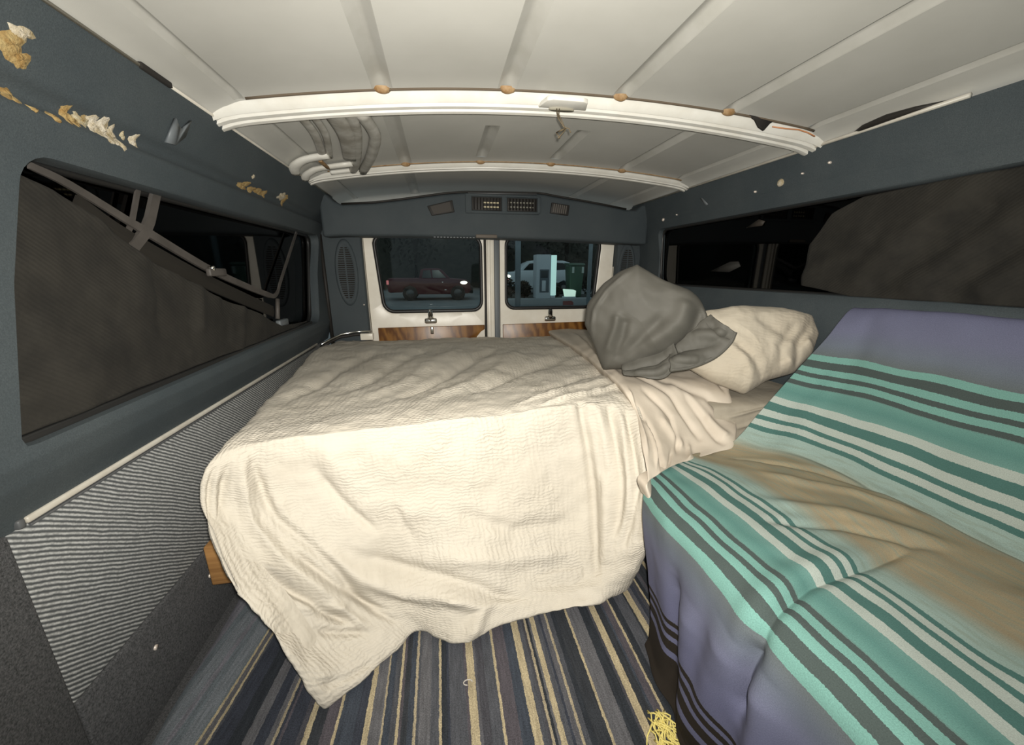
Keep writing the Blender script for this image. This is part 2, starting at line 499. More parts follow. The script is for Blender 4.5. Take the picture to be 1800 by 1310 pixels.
# ------------------------------------------------------------------ side walls
LZ = [0.545, 0.575, 0.615, 0.65, 0.67, 0.90, 1.09, 1.148, 1.160, 1.174, 1.188, 1.235, 1.285]
LX = [-0.640, -0.630, -0.612, -0.603, -0.606, -0.612, -0.600, -0.579, -0.592, -0.591, -0.571, -0.553, -0.530]
def left_x(z): return float(np.interp(z, LZ, LX))
def ring_wall(name, xf_, outer, inner, depth, mat, nr=30, N=260, round_r=0.012):
    """wall sheet in (y, z) between an outer rectangle and a rounded opening, with a rounded reveal"""
    inn = resample_closed(inner, N)
    c = inn.mean(0)
    y0, y1, z0, z1 = outer
    V = []
    out = []
    for p in inn:
        d = p - c
        tt = []
        if d[0] > 1e-9: tt.append((y1 - c[0]) / d[0])
        if d[0] < -1e-9: tt.append((y0 - c[0]) / d[0])
        if d[1] > 1e-9: tt.append((z1 - c[1]) / d[1])
        if d[1] < -1e-9: tt.append((z0 - c[1]) / d[1])
        out.append(c + d * min(tt))
    # pull the nearest ring points onto the rectangle's corners
    out = np.array(out)
    for cor in [(y0, z0), (y1, z0), (y1, z1), (y0, z1)]:
        k = np.argmin(np.linalg.norm(out - np.array(cor), axis=1)); out[k] = cor
    sgn = math.copysign(1, xf_(0.9))
    for i in range(nr + 1):
        f = i / nr
        for a, b in zip(out, inn):
            p = a + (b - a) * f
            V.append((xf_(p[1]), p[0], p[1]))
    for dx, sh in [(0.3, 0.35), (1.0, 0.9), (depth / round_r * 0.6, 1.0), (depth / round_r, 1.0)]:
        for b in inn:
            q = b + (c - b) / np.linalg.norm(c - b) * round_r * sh * 0.6
            V.append((xf_(b[1]) + sgn * dx * round_r, q[0], q[1]))
    F = gridfaces(nr + 5, N, True)
    return crease(mk(name, V, F, mat), 50), inn
def shear(poly, y0, y1, amt, zm):
    return [(y + (z - zm) * amt * (y - y0) / (y1 - y0), z) for y, z in poly]
hole = [(y + (z - 0.88) * (0.36 * (y - 0.688) / 1.462 + 0.30 * (2.15 - y) / 1.462), z) for y, z in rrect(0.688, 2.15, 0.668, 1.092, [0.015, 0.05, 0.05, 0.045])]
wall_left, innL = ring_wall('wall_left', left_x, (-0.9, 2.30, 0.545, 1.285), hole, 0.035, M['liner'])
tag(wall_left, kind='structure')
# lower wall: carpeted front panel, ribbed cloth panel, kick board
mk('front_panel', *bbox(-0.66, -0.634, -0.9, 0.598, 0.0, 0.548, 0.004), M['carpet'], wall_left)
mk('ribbed_panel', *bbox(-0.66, -0.637, 0.600, 2.22, 0.215, 0.545, 0.003), M['ribbed'], wall_left)
mk('kick_board', *bbox(-0.66, -0.632, 0.600, 2.25, 0.0, 0.214, 0.004), M['carpet'], wall_left)
mk('belt_trim', *bbox(-0.645, -0.631, 0.625, 2.08, 0.5475, 0.5585, 0.003), M['cream'], wall_left)
mk('belt_trim_lip', *bbox(-0.640, -0.6335, 0.630, 2.06, 0.5405, 0.5445, 0.001), M['darkgrey'], wall_left)
mk('trim_end', *bbox(-0.648, -0.631, 0.612, 0.623, 0.545, 0.560, 0.003), M['darkgrey'], wall_left)
mk('roof_edge_trim', *tube([(-0.529, -0.9, 1.2875), (-0.529, 0.94, 1.2875)], 0.0035, 6), M['cream'], wall_left)
mk('roof_edge_trim', *tube([(-0.529, 1.03, 1.2875), (-0.529, 2.28, 1.2875)], 0.0035, 6), M['cream'], wall_left)
mk('trim_gap', *bbox(-0.533, -0.524, 0.942, 1.028, 1.283, 1.294, 0.002), M['blackhole'], wall_left)
for y, z in [(0.759, 0.144), (0.961, 0.143)]:
    mk('screw', *tube([(-0.634, y, z), (-0.629, y, z)], 0.0055, 10), M['screw'], wall_left)
for y, z in [(0.560, 0.495), (0.545, 0.19)]:
    mk('screw', *tube([(-0.636, y, z), (-0.631, y, z)], 0.0055, 10), M['screw'], wall_left)
def blob(y, z, ry, rz, th, seed, n=18):
    rnd = random.Random(seed); ph = [rnd.uniform(0, 6.28) for _ in range(4)]
    V = []
    for i in range(6):
        e = i / 5
        for j in range(n):
            a = 2 * math.pi * j / n
            k = 1 + 0.22 * math.sin(2 * a + ph[0]) + 0.18 * math.sin(3 * a + ph[1]) + 0.12 * math.sin(5 * a + ph[2])
            yy = y + ry * (1 - e) * k * math.cos(a); zz = z + rz * (1 - e) * k * math.sin(a)
            V.append((left_x(zz) - 0.001 + th * math.sin(e * math.pi / 2) * (1 + 0.3 * math.sin(7 * a + ph[3])), yy, zz))
    return V, gridfaces(6, n, True)
GL = [(0.731, 1.217, 0.020, 0.014, 'foam2'), (0.745, 1.205, 0.012, 0.010, 'foam2'), (0.742, 1.236, 0.016, 0.006, 'foam3'), (0.744, 1.160, 0.010, 0.009, 'foam2'), (0.768, 1.152, 0.006, 0.004, 'foam2'),
      (0.799, 1.153, 0.008, 0.005, 'foam2'), (0.832, 1.167, 0.009, 0.010, 'foam2'), (0.846, 1.161, 0.009, 0.008, 'foam2'), (0.864, 1.168, 0.014, 0.010, 'foam'), (0.888, 1.166, 0.016, 0.010, 'foam3'),
      (0.908, 1.164, 0.018, 0.012, 'foam3'), (0.926, 1.160, 0.014, 0.012, 'foam3'), (0.952, 1.171, 0.005, 0.006, 'foam'), (0.980, 1.170, 0.008, 0.010, 'foam3'),
      (1.425, 1.174, 0.026, 0.011, 'foam2'), (1.478, 1.172, 0.024, 0.008, 'foam2'), (1.530, 1.175, 0.026, 0.008, 'foam2'), (1.570, 1.176, 0.018, 0.008, 'foam2'),
      (1.70, 1.190, 0.026, 0.010, 'foam3'), (1.735, 1.184, 0.018, 0.014, 'foam2'), (1.45, 1.205, 0.008, 0.004, 'foam3')]
for i, (y, z, ry, rz, mt) in enumerate(GL):
    mk('glue_patch', *blob(y, z, ry * 1.2, rz * (1.7 if mt == 'foam3' else 1.35), 0.005, i), M[mt], wall_left)
hv = [(1.045, 1.187), (1.058, 1.238), (1.073, 1.227), (1.083, 1.224), (1.092, 1.233), (1.106, 1.250), (1.099, 1.214), (1.072, 1.189)]
mk('broken_clip', *prism([(left_x(z) + 0.001, y, z) for y, z in hv], (0.006, 0, 0)), M['clip'], wall_left)
mk('white_clip', *bbox(-0.606, -0.597, 0.680, 0.692, 0.999, 1.006, 0.002), M['foam3'], wall_left)

# left window: tinted pane, rubber, loose grey inner sash
win1 = empty('window_1', (-0.64, 1.42, 0.67)); tag(win1, kind='structure')
def pane(name, x, pts, mat, th, parent):
    return mk(name, *prism([(x, y, z) for y, z in pts], (th, 0, 0)), mat, parent, smooth=False)
pane('window_pane', -0.668, [tuple(p) for p in innL], M['tint'], 0.004, win1)
mk('rubber_seal', *tube([(-0.653, y, z) for y, z in innL[::2]], 0.011, 6, True, upv=(1, 0, 0)), M['rubber'], win1)
mk('lower_channel', *bbox(-0.650, -0.618, 0.625, 2.0, 0.655, 0.681, 0.004), M['rubber'], win1)
sash = cr1(np.array([(-0.640, 0.806, 1.083), (-0.640, 0.871, 1.067), (-0.640, 0.994, 1.019), (-0.640, 1.035, 1.004), (-0.640, 1.247, 0.925), (-0.640, 1.45, 0.868), (-0.640, 1.615, 0.828)]), 24)
mk('sash_rail', *tube([tuple(p) for p in sash], [0.008 + 0.006 * min(1, i / 12) for i in range(24)], 4, flat=0.35, upv=(1, 0, 0)), M['frame'], win1, smooth=False)
sash2 = cr1(np.array([(-0.640, 1.60, 0.832), (-0.640, 1.66, 0.822), (-0.640, 1.705, 0.838), (-0.640, 1.74, 0.870), (-0.640, 1.866, 0.970), (-0.640, 2.018, 1.090)]), 20)
mk('sash_upright', *tube([tuple(p) for p in sash2], [0.013 - 0.0035 * min(1, i / 8) for i in range(20)], 4, flat=0.35, upv=(1, 0, 0)), M['frame'], win1, smooth=False)
mk('sash_mullion', *tube([(-0.640, 1.100, 1.095), (-0.640, 1.058, 1.03), (-0.640, 1.032, 1.00), (-0.640, 0.985, 0.966)], 0.016, 4, flat=0.35, upv=(1, 0, 0)), M['frame'], win1, smooth=False)
mk('sash_mullion', *tube([(-0.644, 1.050, 1.093), (-0.644, 1.008, 1.02), (-0.644, 0.962, 0.965)], 0.008, 4, flat=0.35, upv=(1, 0, 0)), M['frame'], win1, smooth=False)
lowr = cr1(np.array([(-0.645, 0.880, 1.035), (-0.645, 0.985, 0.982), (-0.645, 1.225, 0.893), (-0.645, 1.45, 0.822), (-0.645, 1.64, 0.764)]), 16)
mk('sash_dark_rail', *tube([tuple(p) for p in lowr], 0.024, 6, flat=0.25, upv=(1, 0, 0)), simple('dark_brown_rail', (0.010, 0.008, 0.005, 1), 0.8), win1, smooth=False)  # dark brown band below the sash rail
mk('sash_bracket', *tube([(-0.632, 1.668, 0.81), (-0.632, 1.655, 0.775), (-0.632, 1.640, 0.735)], 0.008, 8), M['frame'], win1)
mk('sash_foot', *bbox(-0.645, -0.625, 1.645, 1.73, 0.700, 0.728, 0.005), M['clip'], win1)
mk('sash_latch', *bbox(-0.636, -0.622, 1.225, 1.31, 0.903, 0.925, 0.004), M['frame'], win1)
mk('latch_knob', *tube([(-0.634, 1.243, 0.925), (-0.620, 1.243, 0.925)], 0.0065, 10), M['chrome'], win1)

# right wall
RZ = [0.0, 0.40, 0.60, 0.74, 0.80, 0.83, 0.86, 1.0, 1.13, 1.175, 1.185, 1.195, 1.24, 1.285]
RX = [1.205, 1.205, 1.195, 1.178, 1.180, 1.192, 1.205, 1.210, 1.192, 1.182, 1.184, 1.180, 1.170, 1.158]
def right_x(z): return float(np.interp(z, RZ, RX))
holeR = shear(rrect(-0.35, 2.03, 0.842, 1.136, [0.04, 0.05, 0.04, 0.04]), -0.35, 2.03, 0.10, 1.0)
wall_right, innR = ring_wall('wall_right', right_x, (-0.9, 2.30, 0.0, 1.285), holeR, 0.035, M['liner'])
tag(wall_right, kind='structure')
mk('roof_edge_trim', *tube([(1.154, 0.76, 1.288), (1.156, 1.05, 1.288), (1.156, 2.28, 1.2875)], [0.0055, 0.005, 0.0035], 6), M['cream'], wall_right)
for y, z, r in [(1.250, 1.212, 0.0125), (1.36, 1.203, 0.004), (1.075, 1.232, 0.004), (1.98, 1.178, 0.008), (1.86, 1.187, 0.003), (1.165, 1.222, 0.003)]:
    x = right_x(z)
    mk('panel_button', *tube([(x + 0.003, y, z), (x - 0.004, y, z), (x - 0.008, y, z)], [r, r, r * 0.6], 14), M['foam3'] if r > 0.01 else M['screw'], wall_right)
mk('scuff_patch', *prism([(right_x(z) - 0.001, y, z) for y, z in [(1.66, 1.232), (1.675, 1.232), (1.64, 1.196), (1.625, 1.20)]], (-0.002, 0, 0)), M['clip'], wall_right)
mk('cable_loom', *tube([(1.165, 1.02, 1.29), (1.150, 0.98, 1.294), (1.146, 0.92, 1.297), (1.150, 0.86, 1.296), (1.162, 0.80, 1.292)], [0.003, 0.007, 0.009, 0.006, 0.003], 8), M['blackpl'], wall_right)
win2 = empty('window_2', (1.21, 0.9, 0.84)); tag(win2, kind='structure')
pane('window_pane', 1.232, [tuple(p) for p in innR], M['tint'], 0.004, win2)
mk('rubber_seal', *tube([(1.222, y, z) for y, z in innR[::2]], 0.010, 6, True, upv=(1, 0, 0)), M['rubber'], win2)
mk('pane_patch', *prism([(1.226, y, z) for y, z in [(1.62, 0.915), (1.50, 0.955), (1.455, 0.955), (1.44, 0.935), (1.50, 0.912)]], (0.004, 0, 0)), simple('dim_patch', (0.016, 0.015, 0.013, 1), 0.8), win2)  # dim matte patch lying on the pane
mk('visor_tab', *prism([(1.226, y, z) for y, z in [(1.44, 1.085), (1.38, 1.11), (1.35, 1.10), (1.36, 1.085)]], (0.004, 0, 0)), simple('brown_tab', (0.03, 0.024, 0.018, 1), 0.7), win2)

# ------------------------------------------------------------------ rear wall: padded header, vents, pillar panels
hp = [(-0.565, 1.286), (-0.528, 1.282), (-0.495, 1.250), (-0.46, 1.234), (-0.30, 1.246), (-0.186, 1.262), (-0.06, 1.282), (0.041, 1.298), (0.12, 1.306), (0.158, 1.309), (0.536, 1.316), (0.58, 1.313), (0.630, 1.305), (0.78, 1.287), (0.909, 1.270), (1.05, 1.249), (1.115, 1.248), (1.150, 1.278), (1.195, 1.284),
      (1.195, 1.062), (0.992, 1.070), (0.70, 1.080), (0.242, 1.088), (-0.15, 1.090), (-0.476, 1.087), (-0.565, 1.08)]
wall_rear = tag(crease(mk('wall_rear', *prism([(x, 2.15, z) for x, z in hp], (0, 0.16, 0), bev=0.016, seg=4), M['liner']), 40), kind='structure')
mk('header_piping', *tube([(x, 2.153, z + 0.002) for x, z in hp[3:16]], 0.005, 6), M['blackpl'], wall_rear)
mk('header_lip', *tube([(0.165, 2.146, 1.304), (0.33, 2.146, 1.307), (0.53, 2.146, 1.310)], 0.0045, 6), M['darkgrey'], wall_rear)
stitch = join([box(x, x + 0.010, 2.1475, 2.152, 1.0855, 1.089) for x in np.arange(-0.02, 0.19, 0.017)])
tag(mk('stitch_row', *stitch, M['clip'], wall_rear, smooth=False), kind='stuff')
mk('scuffed_edge', *bbox(0.20, 0.315, 2.143, 2.152, 1.086, 1.104, 0.004), simple('worn_vinyl', (0.13, 0.11, 0.09, 1), 0.7), wall_rear)
hous = crease(mk('vent_housing', *join([bbox(0.150, 0.545, 2.138, 2.150, 1.208, 1.222, 0.004), bbox(0.150, 0.545, 2.138, 2.150, 1.290, 1.302, 0.004),
                                 bbox(0.150, 0.182, 2.138, 2.150, 1.215, 1.295, 0.004), bbox(0.341, 0.369, 2.138, 2.150, 1.215, 1.295, 0.004), bbox(0.533, 0.553, 2.138, 2.150, 1.215, 1.295, 0.004)]), M['liner'], wall_rear))
for vi, (x0, x1) in enumerate([(0.184, 0.340), (0.371, 0.532)]):
    v = mk('air_vent', *bbox(x0, x1, 2.146, 2.156, 1.223, 1.288, 0.002), M['blackpl'], wall_rear)
    n = 9; tilt = 0.006 if vi == 0 else 0.012
    vanes = join([prism([(x, 2.138, 1.227), (x + 0.0022, 2.138, 1.227), (x + tilt + 0.0022, 2.147, 1.227), (x + tilt, 2.147, 1.227)], (0, 0, 0.057)) for x in np.linspace(x0 + 0.006, x1 - 0.016, n)])
    tag(mk('vane_set', *vanes, M['blackpl'], v, smooth=False), kind='stuff')
    gl0, gl1 = ((x0 + 0.062, x1 - 0.012) if vi == 0 else (x0 + 0.006, x1 - 0.02))
    back = join([box(gl0, gl1, 2.1435, 2.1465, z, z + 0.0065) for z in ((1.237, 1.258) if vi == 0 else (1.262, 1.240))])
    mk('inner_louvre', *back, simple('brass_fins%d' % vi, (0.55, 0.48, 0.30, 1) if vi == 0 else (0.22, 0.21, 0.17, 1), 0.4), v, smooth=False)
for nm, q, gmat in [('courtesy_light', [(-0.045, 1.236), (0.083, 1.268), (0.093, 1.211), (-0.024, 1.190)], 'blackpl'), ('courtesy_light', [(0.613, 1.272), (0.714, 1.260), (0.708, 1.207), (0.605, 1.218)], 'blackpl')]:
    o = mk(nm, *prism([(x, 2.140, z) for x, z in q], (0, 0.012, 0), bev=0.003), M[gmat], wall_rear)
    c = np.mean(q, axis=0)
    q2 = [tuple(c + (np.array(p) - c) * 0.78) for p in q]
    if c[0] > 0.3:
        ls = []
        for k in range(7):
            f = k / 7
            a = np.array(q2[0]) * (1 - f) + np.array(q2[1]) * f; b = np.array(q2[3]) * (1 - f) + np.array(q2[2]) * f
            ls.append(prism([(a[0], 2.137, a[1]), (a[0] + 0.007, 2.137, a[1]), (b[0] + 0.007, 2.137, b[1]), (b[0], 2.137, b[1])], (0, 0.003, 0)))
        tag(mk('lens_ribs', *join(ls), simple('grey_lens', (0.09, 0.08, 0.07, 1), 0.5), o, smooth=False), kind='stuff')
    else:
        mk('lens', *prism([(x, 2.138, z) for x, z in q2], (0, 0.003, 0)), simple('brown_lens', (0.02, 0.014, 0.008, 1), 0.6), o, smooth=False)
# corner pillars with oval loudspeaker grilles
for side, x0, x1, cxs in [('l', -0.615, -0.402, -0.490), ('r', 1.062, 1.24, 1.125)]:
    pil = crease(mk('pillar_panel', *bbox(x0, x1, 2.25, 2.33, 0.30, 1.13, 0.012, 3), M['liner'], wall_rear))
    n = 40; rings = [(1.38, 0.0), (1.30, -0.008), (1.12, -0.012), (1.0, -0.010)]
    vv = [(cxs + 0.043 * s * math.cos(2 * math.pi * j / n) - 0.012 * math.sin(2 * math.pi * j / n) * 0 , 2.2515 + d, 0.905 + 0.150 * s ** 0.5 * math.sin(2 * math.pi * j / n)) for s, d in rings for j in range(n)]
    F = gridfaces(4, n, True) + [tuple(3 * n + j for j in range(n))]
    spk = mk('speaker_grille', vv, F, M['liner'], pil)
    sl = []
    for k in range(24):
        z = 0.905 + 0.135 * (-1 + 2 * (k + 0.5) / 24)
        hw = 0.040 * math.sqrt(max(0, 1 - ((z - 0.905) / 0.142) ** 2))
        if hw > 0.008:
            sl.append(box(cxs - hw, cxs - 0.004, 2.2385, 2.2405, z - 0.0028, z + 0.0028)); sl.append(box(cxs + 0.004, cxs + hw, 2.2385, 2.2405, z - 0.0028, z + 0.0028))
    tag(mk('grille_slots', *join(sl), M['blackhole'], pil, smooth=False), kind='stuff')
    mk('pillar_groove', *tube([(x0 + 0.012 if side == 'l' else x1 - 0.02, 2.247, 0.5), (x0 + 0.012 if side == 'l' else x1 - 0.02, 2.247, 1.1)], 0.010, 8), M['blackpl'], wall_rear)
mk('screw', *tube([(-0.418, 2.252, 0.735), (-0.418, 2.246, 0.735)], 0.004, 8), M['screw'], wall_rear)
# corner sill trim behind the bed, left
mk('corner_sill', *tube([(-0.625, 2.12, 0.530), (-0.60, 2.17, 0.545), (-0.555, 2.205, 0.565), (-0.48, 2.215, 0.575), (-0.40, 2.215, 0.576)], 0.012, 8, flat=0.7), M['blackpl'], wall_rear)
mk('chrome_strip', *tube([(-0.625, 2.11, 0.545), (-0.59, 2.17, 0.562), (-0.545, 2.203, 0.580), (-0.47, 2.212, 0.592), (-0.385, 2.212, 0.592)], 0.005, 8), M['chrome'], wall_rear)
mk('sill_bracket', *bbox(-0.445, -0.378, 2.195, 2.23, 0.545, 0.582, 0.004), M['door'], wall_rear)

# ------------------------------------------------------------------ rear doors
def rear_door(name, outer, holep, wood, latch, extra):
    N = 200
    inn = resample_closed(holep, N)
    c = inn.mean(0)
    # outer polygon sampled along the same rays
    O = np.array(outer + [outer[0]], float); out = []
    for p in inn:
        d = p - c; best = 9
        for a, b in zip(O[:-1], O[1:]):
            m = np.array([[d[0], -(b - a)[0]], [d[1], -(b - a)[1]]])
            if abs(np.linalg.det(m)) < 1e-9: continue
            t, s = np.linalg.solve(m, a - c)
            if t > 0 and -1e-6 <= s <= 1 + 1e-6: best = min(best, t)
        out.append(c + d * best)
    out = np.array(out)
    for cor in outer:
        k = np.argmin(np.linalg.norm(out - np.array(cor), axis=1)); out[k] = cor
    V = []
    rings = [(0, 0.045), (0, 0.006), (0.03, 0.0), (0.88, 0.0), (0.96, 0.004), (1.0, 0.012), (1.0, 0.045)]
    for f, dy in rings:
        for a, b in zip(out, inn):
            p = a + (b - a) * f
            V.append((p[0], 2.30 + dy, p[1]))
    d = tag(crease(mk(name, V, gridfaces(len(rings), N, True), M['door']), 30), kind='structure')
    mk('window_gasket', *tube([(c[0] + (x - c[0]) * 0.985, 2.306, c[1] + (z - c[1]) * 0.975) for x, z in inn[::2]], 0.011, 8, True, upv=(0, 1, 0)), M['rubber'], d)
    mk('window_pane', *prism([(c[0] + (x - c[0]) * 0.985, 2.342 - 0.038 * (z - 0.68) / 0.43, c[1] + (z - c[1]) * 0.98) for x, z in inn[::2]], (0, 0.004, 0)), M['glass'], d, smooth=False)
    mk('wood_panel', *prism([(x, 2.286, z) for x, z in wood], (0, 0.016, 0), bev=0.002), M['wood'], d)
    lx, lz = latch
    la = mk('latch', *join([bbox(lx - 0.036, lx + 0.036, 2.262, 2.30, lz - 0.036, lz - 0.006, 0.010, 3), tube([(lx, 2.285, lz - 0.02), (lx, 2.272, lz + 0.005), (lx, 2.270, lz + 0.035)], [0.024, 0.016, 0.012], 10)]), M['chrome'], d)
    mk('latch_lever', *tube([(lx, 2.268, lz + 0.002), (lx, 2.258, lz + 0.025), (lx, 2.262, lz + 0.046)], [0.010, 0.008, 0.012], 10), M['blackpl'] if extra else M['chrome'], la)
    return d
d1 = rear_door('door_1', [(-0.398, 0.02), (0.258, 0.02), (0.258, 1.13), (-0.400, 1.13)],
               [(x + (-0.030 if x < -0.1 else 0.0) * (z - 0.683) / 0.4, z) for x, z in rrect(-0.322, 0.246, 0.683, 1.110, 0.055)],
               [(-0.362, 0.20), (0.205, 0.20), (0.205, 0.53), (0.232, 0.562), (0.254, 0.575), (0.254, 0.600), (-0.362, 0.598)], (-0.062, 0.655), False)
d2 = rear_door('door_2', [(0.352, 0.02), (1.045, 0.02), (1.064, 1.13), (0.352, 1.13)],
               [(x + (0.030 if x > 0.7 else 0.0) * (z - 0.69) / 0.4, z) for x, z in rrect(0.384, 0.945, 0.690, 1.112, 0.055)],
               [(0.366, 0.20), (0.95, 0.20), (0.95, 0.606), (0.366, 0.600)], (0.658, 0.652), True)
mk('small_plate', *bbox(-0.067, -0.049, 2.280, 2.290, 0.555, 0.598, 0.003), M['chrome'], d1)
mk('door_seal', *bbox(0.260, 0.270, 2.31, 2.345, 0.02, 1.13, 0.002), M['blackpl'], d1)
mk('astragal', *join([bbox(0.272, 0.318, 2.296, 2.335, 0.02, 1.13, 0.004), bbox(0.278, 0.296, 2.288, 2.30, 0.02, 1.13, 0.004)]), M['door'], d2)
mk('door_seal', *bbox(0.320, 0.350, 2.308, 2.345, 0.02, 1.13, 0.003), M['clip'], d2)
mk('jamb_strip', *bbox(-0.412, -0.400, 2.285, 2.33, 0.40, 1.12, 0.003), M['cream'], d1)
mk('jamb_strip', *prism([(1.050, 2.29, 0.40), (1.062, 2.29, 0.40), (1.078, 2.29, 1.12), (1.066, 2.29, 1.12)], (0, 0.04, 0)), M['cream'], d2)
mk('window_sticker', *prism([(x, 2.312, z) for x, z in [(0.75, 0.708), (0.75, 0.734), (0.805, 0.735), (0.818, 0.725), (0.818, 0.708)]], (0, 0.003, 0)), simple('dark_red_sticker', (0.03, 0.006, 0.008, 1), 0.5), d2, smooth=False)

# ================================================================== SOFT GOODS
DUVET=[
 [(-0.590,2.235,0.535),(-0.443,2.235,0.535),(-0.256,2.235,0.535),(-0.042,2.235,0.535),(0.174,2.235,0.535),(0.373,2.209,0.535),(0.561,2.195,0.535),(0.707,2.210,0.535)],
 [(-0.592,1.904,0.550),(-0.478,1.904,0.550),(-0.306,1.886,0.550),(-0.105,1.863,0.550),(0.099,1.839,0.550),(0.306,1.815,0.550),(0.503,1.793,0.550),(0.655,1.765,0.550)],
 [(-0.521,1.323,0.555),(-0.380,1.324,0.555),(-0.224,1.323,0.555),(-0.061,1.322,0.555),(0.109,1.321,0.555),(0.286,1.321,0.555),(0.448,1.316,0.555),(0.594,1.314,0.555)],
 [(-0.483,0.996,0.555),(-0.373,1.023,0.555),(-0.243,1.042,0.555),(-0.100,1.053,0.555),(0.052,1.060,0.555),(0.214,1.067,0.555),(0.387,1.075,0.555),(0.562,1.085,0.555)],
 [(-0.480,0.859,0.550),(-0.414,0.885,0.550),(-0.300,0.909,0.550),(-0.167,0.927,0.550),(-0.014,0.941,0.550),(0.154,0.965,0.550),(0.351,0.994,0.550),(0.545,1.000,0.550)],
 [(-0.493,0.808,0.523),(-0.421,0.858,0.529),(-0.299,0.885,0.527),(-0.164,0.902,0.526),(-0.011,0.918,0.523),(0.158,0.942,0.521),(0.352,0.970,0.519),(0.553,0.955,0.519)],
 [(-0.500,0.791,0.470),(-0.433,0.838,0.417),(-0.307,0.870,0.388),(-0.164,0.890,0.366),(-0.001,0.898,0.356),(0.178,0.922,0.341),(0.378,0.946,0.327),(0.531,0.840,0.403)],
 [(-0.472,0.753,0.394),(-0.408,0.796,0.320),(-0.289,0.838,0.271),(-0.150,0.864,0.233),(0.007,0.853,0.232),(0.178,0.877,0.210),(0.374,0.894,0.194),(0.515,0.790,0.282)],
 [(-0.425,0.712,0.298),(-0.360,0.751,0.219),(-0.261,0.803,0.163),(-0.135,0.836,0.125),(0.016,0.805,0.136),(0.184,0.829,0.111),(0.366,0.837,0.101),(0.513,0.785,0.179)],
 [(-0.363,0.683,0.218),(-0.301,0.718,0.109),(-0.218,0.778,0.088),(-0.119,0.816,0.070),(0.012,0.771,0.074),(0.177,0.795,0.081),(0.368,0.797,0.081),(0.504,0.800,0.112)],
 [(-0.292,0.663,0.030),(-0.227,0.695,0.030),(-0.155,0.760,0.030),(-0.096,0.802,0.030),(0.012,0.747,0.030),(0.160,0.771,0.050),(0.358,0.769,0.060),(0.492,0.820,0.037)],
]
SHEET=[
 [(0.626,2.177,0.560),(0.730,2.225,0.560),(0.827,2.225,0.560),(0.901,2.225,0.560),(0.960,2.159,0.560),(1.014,2.042,0.560)],
 [(0.588,1.560,0.575),(0.683,1.689,0.575),(0.760,1.734,0.575),(0.836,1.675,0.575),(0.915,1.604,0.575),(0.982,1.525,0.575)],
 [(0.543,1.187,0.580),(0.628,1.270,0.580),(0.692,1.240,0.580),(0.770,1.201,0.580),(0.870,1.182,0.580),(0.942,1.137,0.580)],
 [(0.530,1.010,0.565),(0.601,1.050,0.571),(0.670,1.050,0.567),(0.753,1.040,0.562),(0.830,1.020,0.556),(0.888,1.000,0.540)],
 [(0.541,0.950,0.506),(0.591,0.970,0.513),(0.657,0.970,0.503),(0.731,0.965,0.490),(0.801,0.955,0.485),(0.873,0.950,0.476)],
 [(0.500,0.830,0.469),(0.559,0.860,0.458),(0.626,0.880,0.433),(0.692,0.885,0.434),(0.759,0.885,0.446),(0.831,0.895,0.455)],
 [(0.455,0.722,0.430),(0.498,0.750,0.430),(0.556,0.783,0.430),(0.640,0.823,0.430),(0.725,0.844,0.430),(0.805,0.865,0.430)],
]
def crinkle_cloth(name, base, c2, scale=1.0, strength=0.55, period=0.011):
    t = MT(name, base, 0.92, spec=0.25)
    t.b.inputs['Sheen Weight'].default_value = 0.04
    sep = t.n('ShaderNodeSeparateXYZ'); t.l(t.co('UV'), sep.inputs[0])
    uvv = t.co('UV')
    wob = t.math('MULTIPLY', t.noise(26, 3, vec=uvv), 0.030)
    wob2 = t.math('MULTIPLY', t.noise(31, 3, vec=uvv, dist=0.6), 0.026)
    a = t.math('SINE', t.math('MULTIPLY', t.math('ADD', sep.outputs[1], wob), 2 * math.pi / period))
    b = t.math('SINE', t.math('MULTIPLY', t.math('ADD', sep.outputs[0], wob2), 2 * math.pi / (period * 1.7)))
    mk1 = t.maprange(t.noise(7, 3, vec=uvv), 0.35, 0.62)
    h = t.math('ADD', t.math('MULTIPLY', a, t.math('ADD', 0.25, t.math('MULTIPLY', mk1, 0.75))), t.math('MULTIPLY', b, t.math('SUBTRACT', 0.85, t.math('MULTIPLY', mk1, 0.45))))
    h = t.math('ADD', h, t.math('MULTIPLY', t.noise(90, 4, vec=uvv), 1.3))
    h = t.math('MULTIPLY', h, t.maprange(t.noise(4.5, 3, vec=uvv), 0.36, 0.62, 0.18, 1.0))
    t.color(t.mix(t.maprange(t.noise(5, 4, vec=uvv), 0.35, 0.7), base, c2))
    t.bump(h, strength, 0.0022 * scale)
    return t.m
M['duvet'] = crinkle_cloth('crinkled_cream_cotton', (0.50, 0.462, 0.395, 1), (0.475, 0.435, 0.365, 1), 1.0, 0.42, 0.0085)
M['pillowcase'] = crinkle_cloth('crinkled_white_cotton', (0.44, 0.395, 0.32, 1), (0.41, 0.36, 0.285, 1), 0.7, 0.25, 0.010)
M['sheet'] = simple('smooth_cream_sheet', (0.50, 0.44, 0.365, 1), 0.75, c2=(0.46, 0.40, 0.325, 1), scale=6, bs=60, bd=0.003, bstr=0.2)
M['fitted'] = simple('beige_fitted_sheet', (0.34, 0.305, 0.245, 1), 0.85, c2=(0.29, 0.255, 0.20, 1), scale=9, bs=50, bd=0.004, bstr=0.3)
t = MT('grey_sateen', (0.078, 0.074, 0.063, 1), 0.72)
t.mottled((0.066, 0.063, 0.053, 1), 9); t.bump(t.noise(900, 2), 0.2, 0.001); M['greycase'] = t.m
t = MT('black_curtain_cloth', (0.045, 0.040, 0.033, 1), 0.9)
t.color(t.mix(t.maprange(t.noise(14, 4), 0.35, 0.65), (0.008, 0.007, 0.005, 1), (0.018, 0.016, 0.012, 1)))
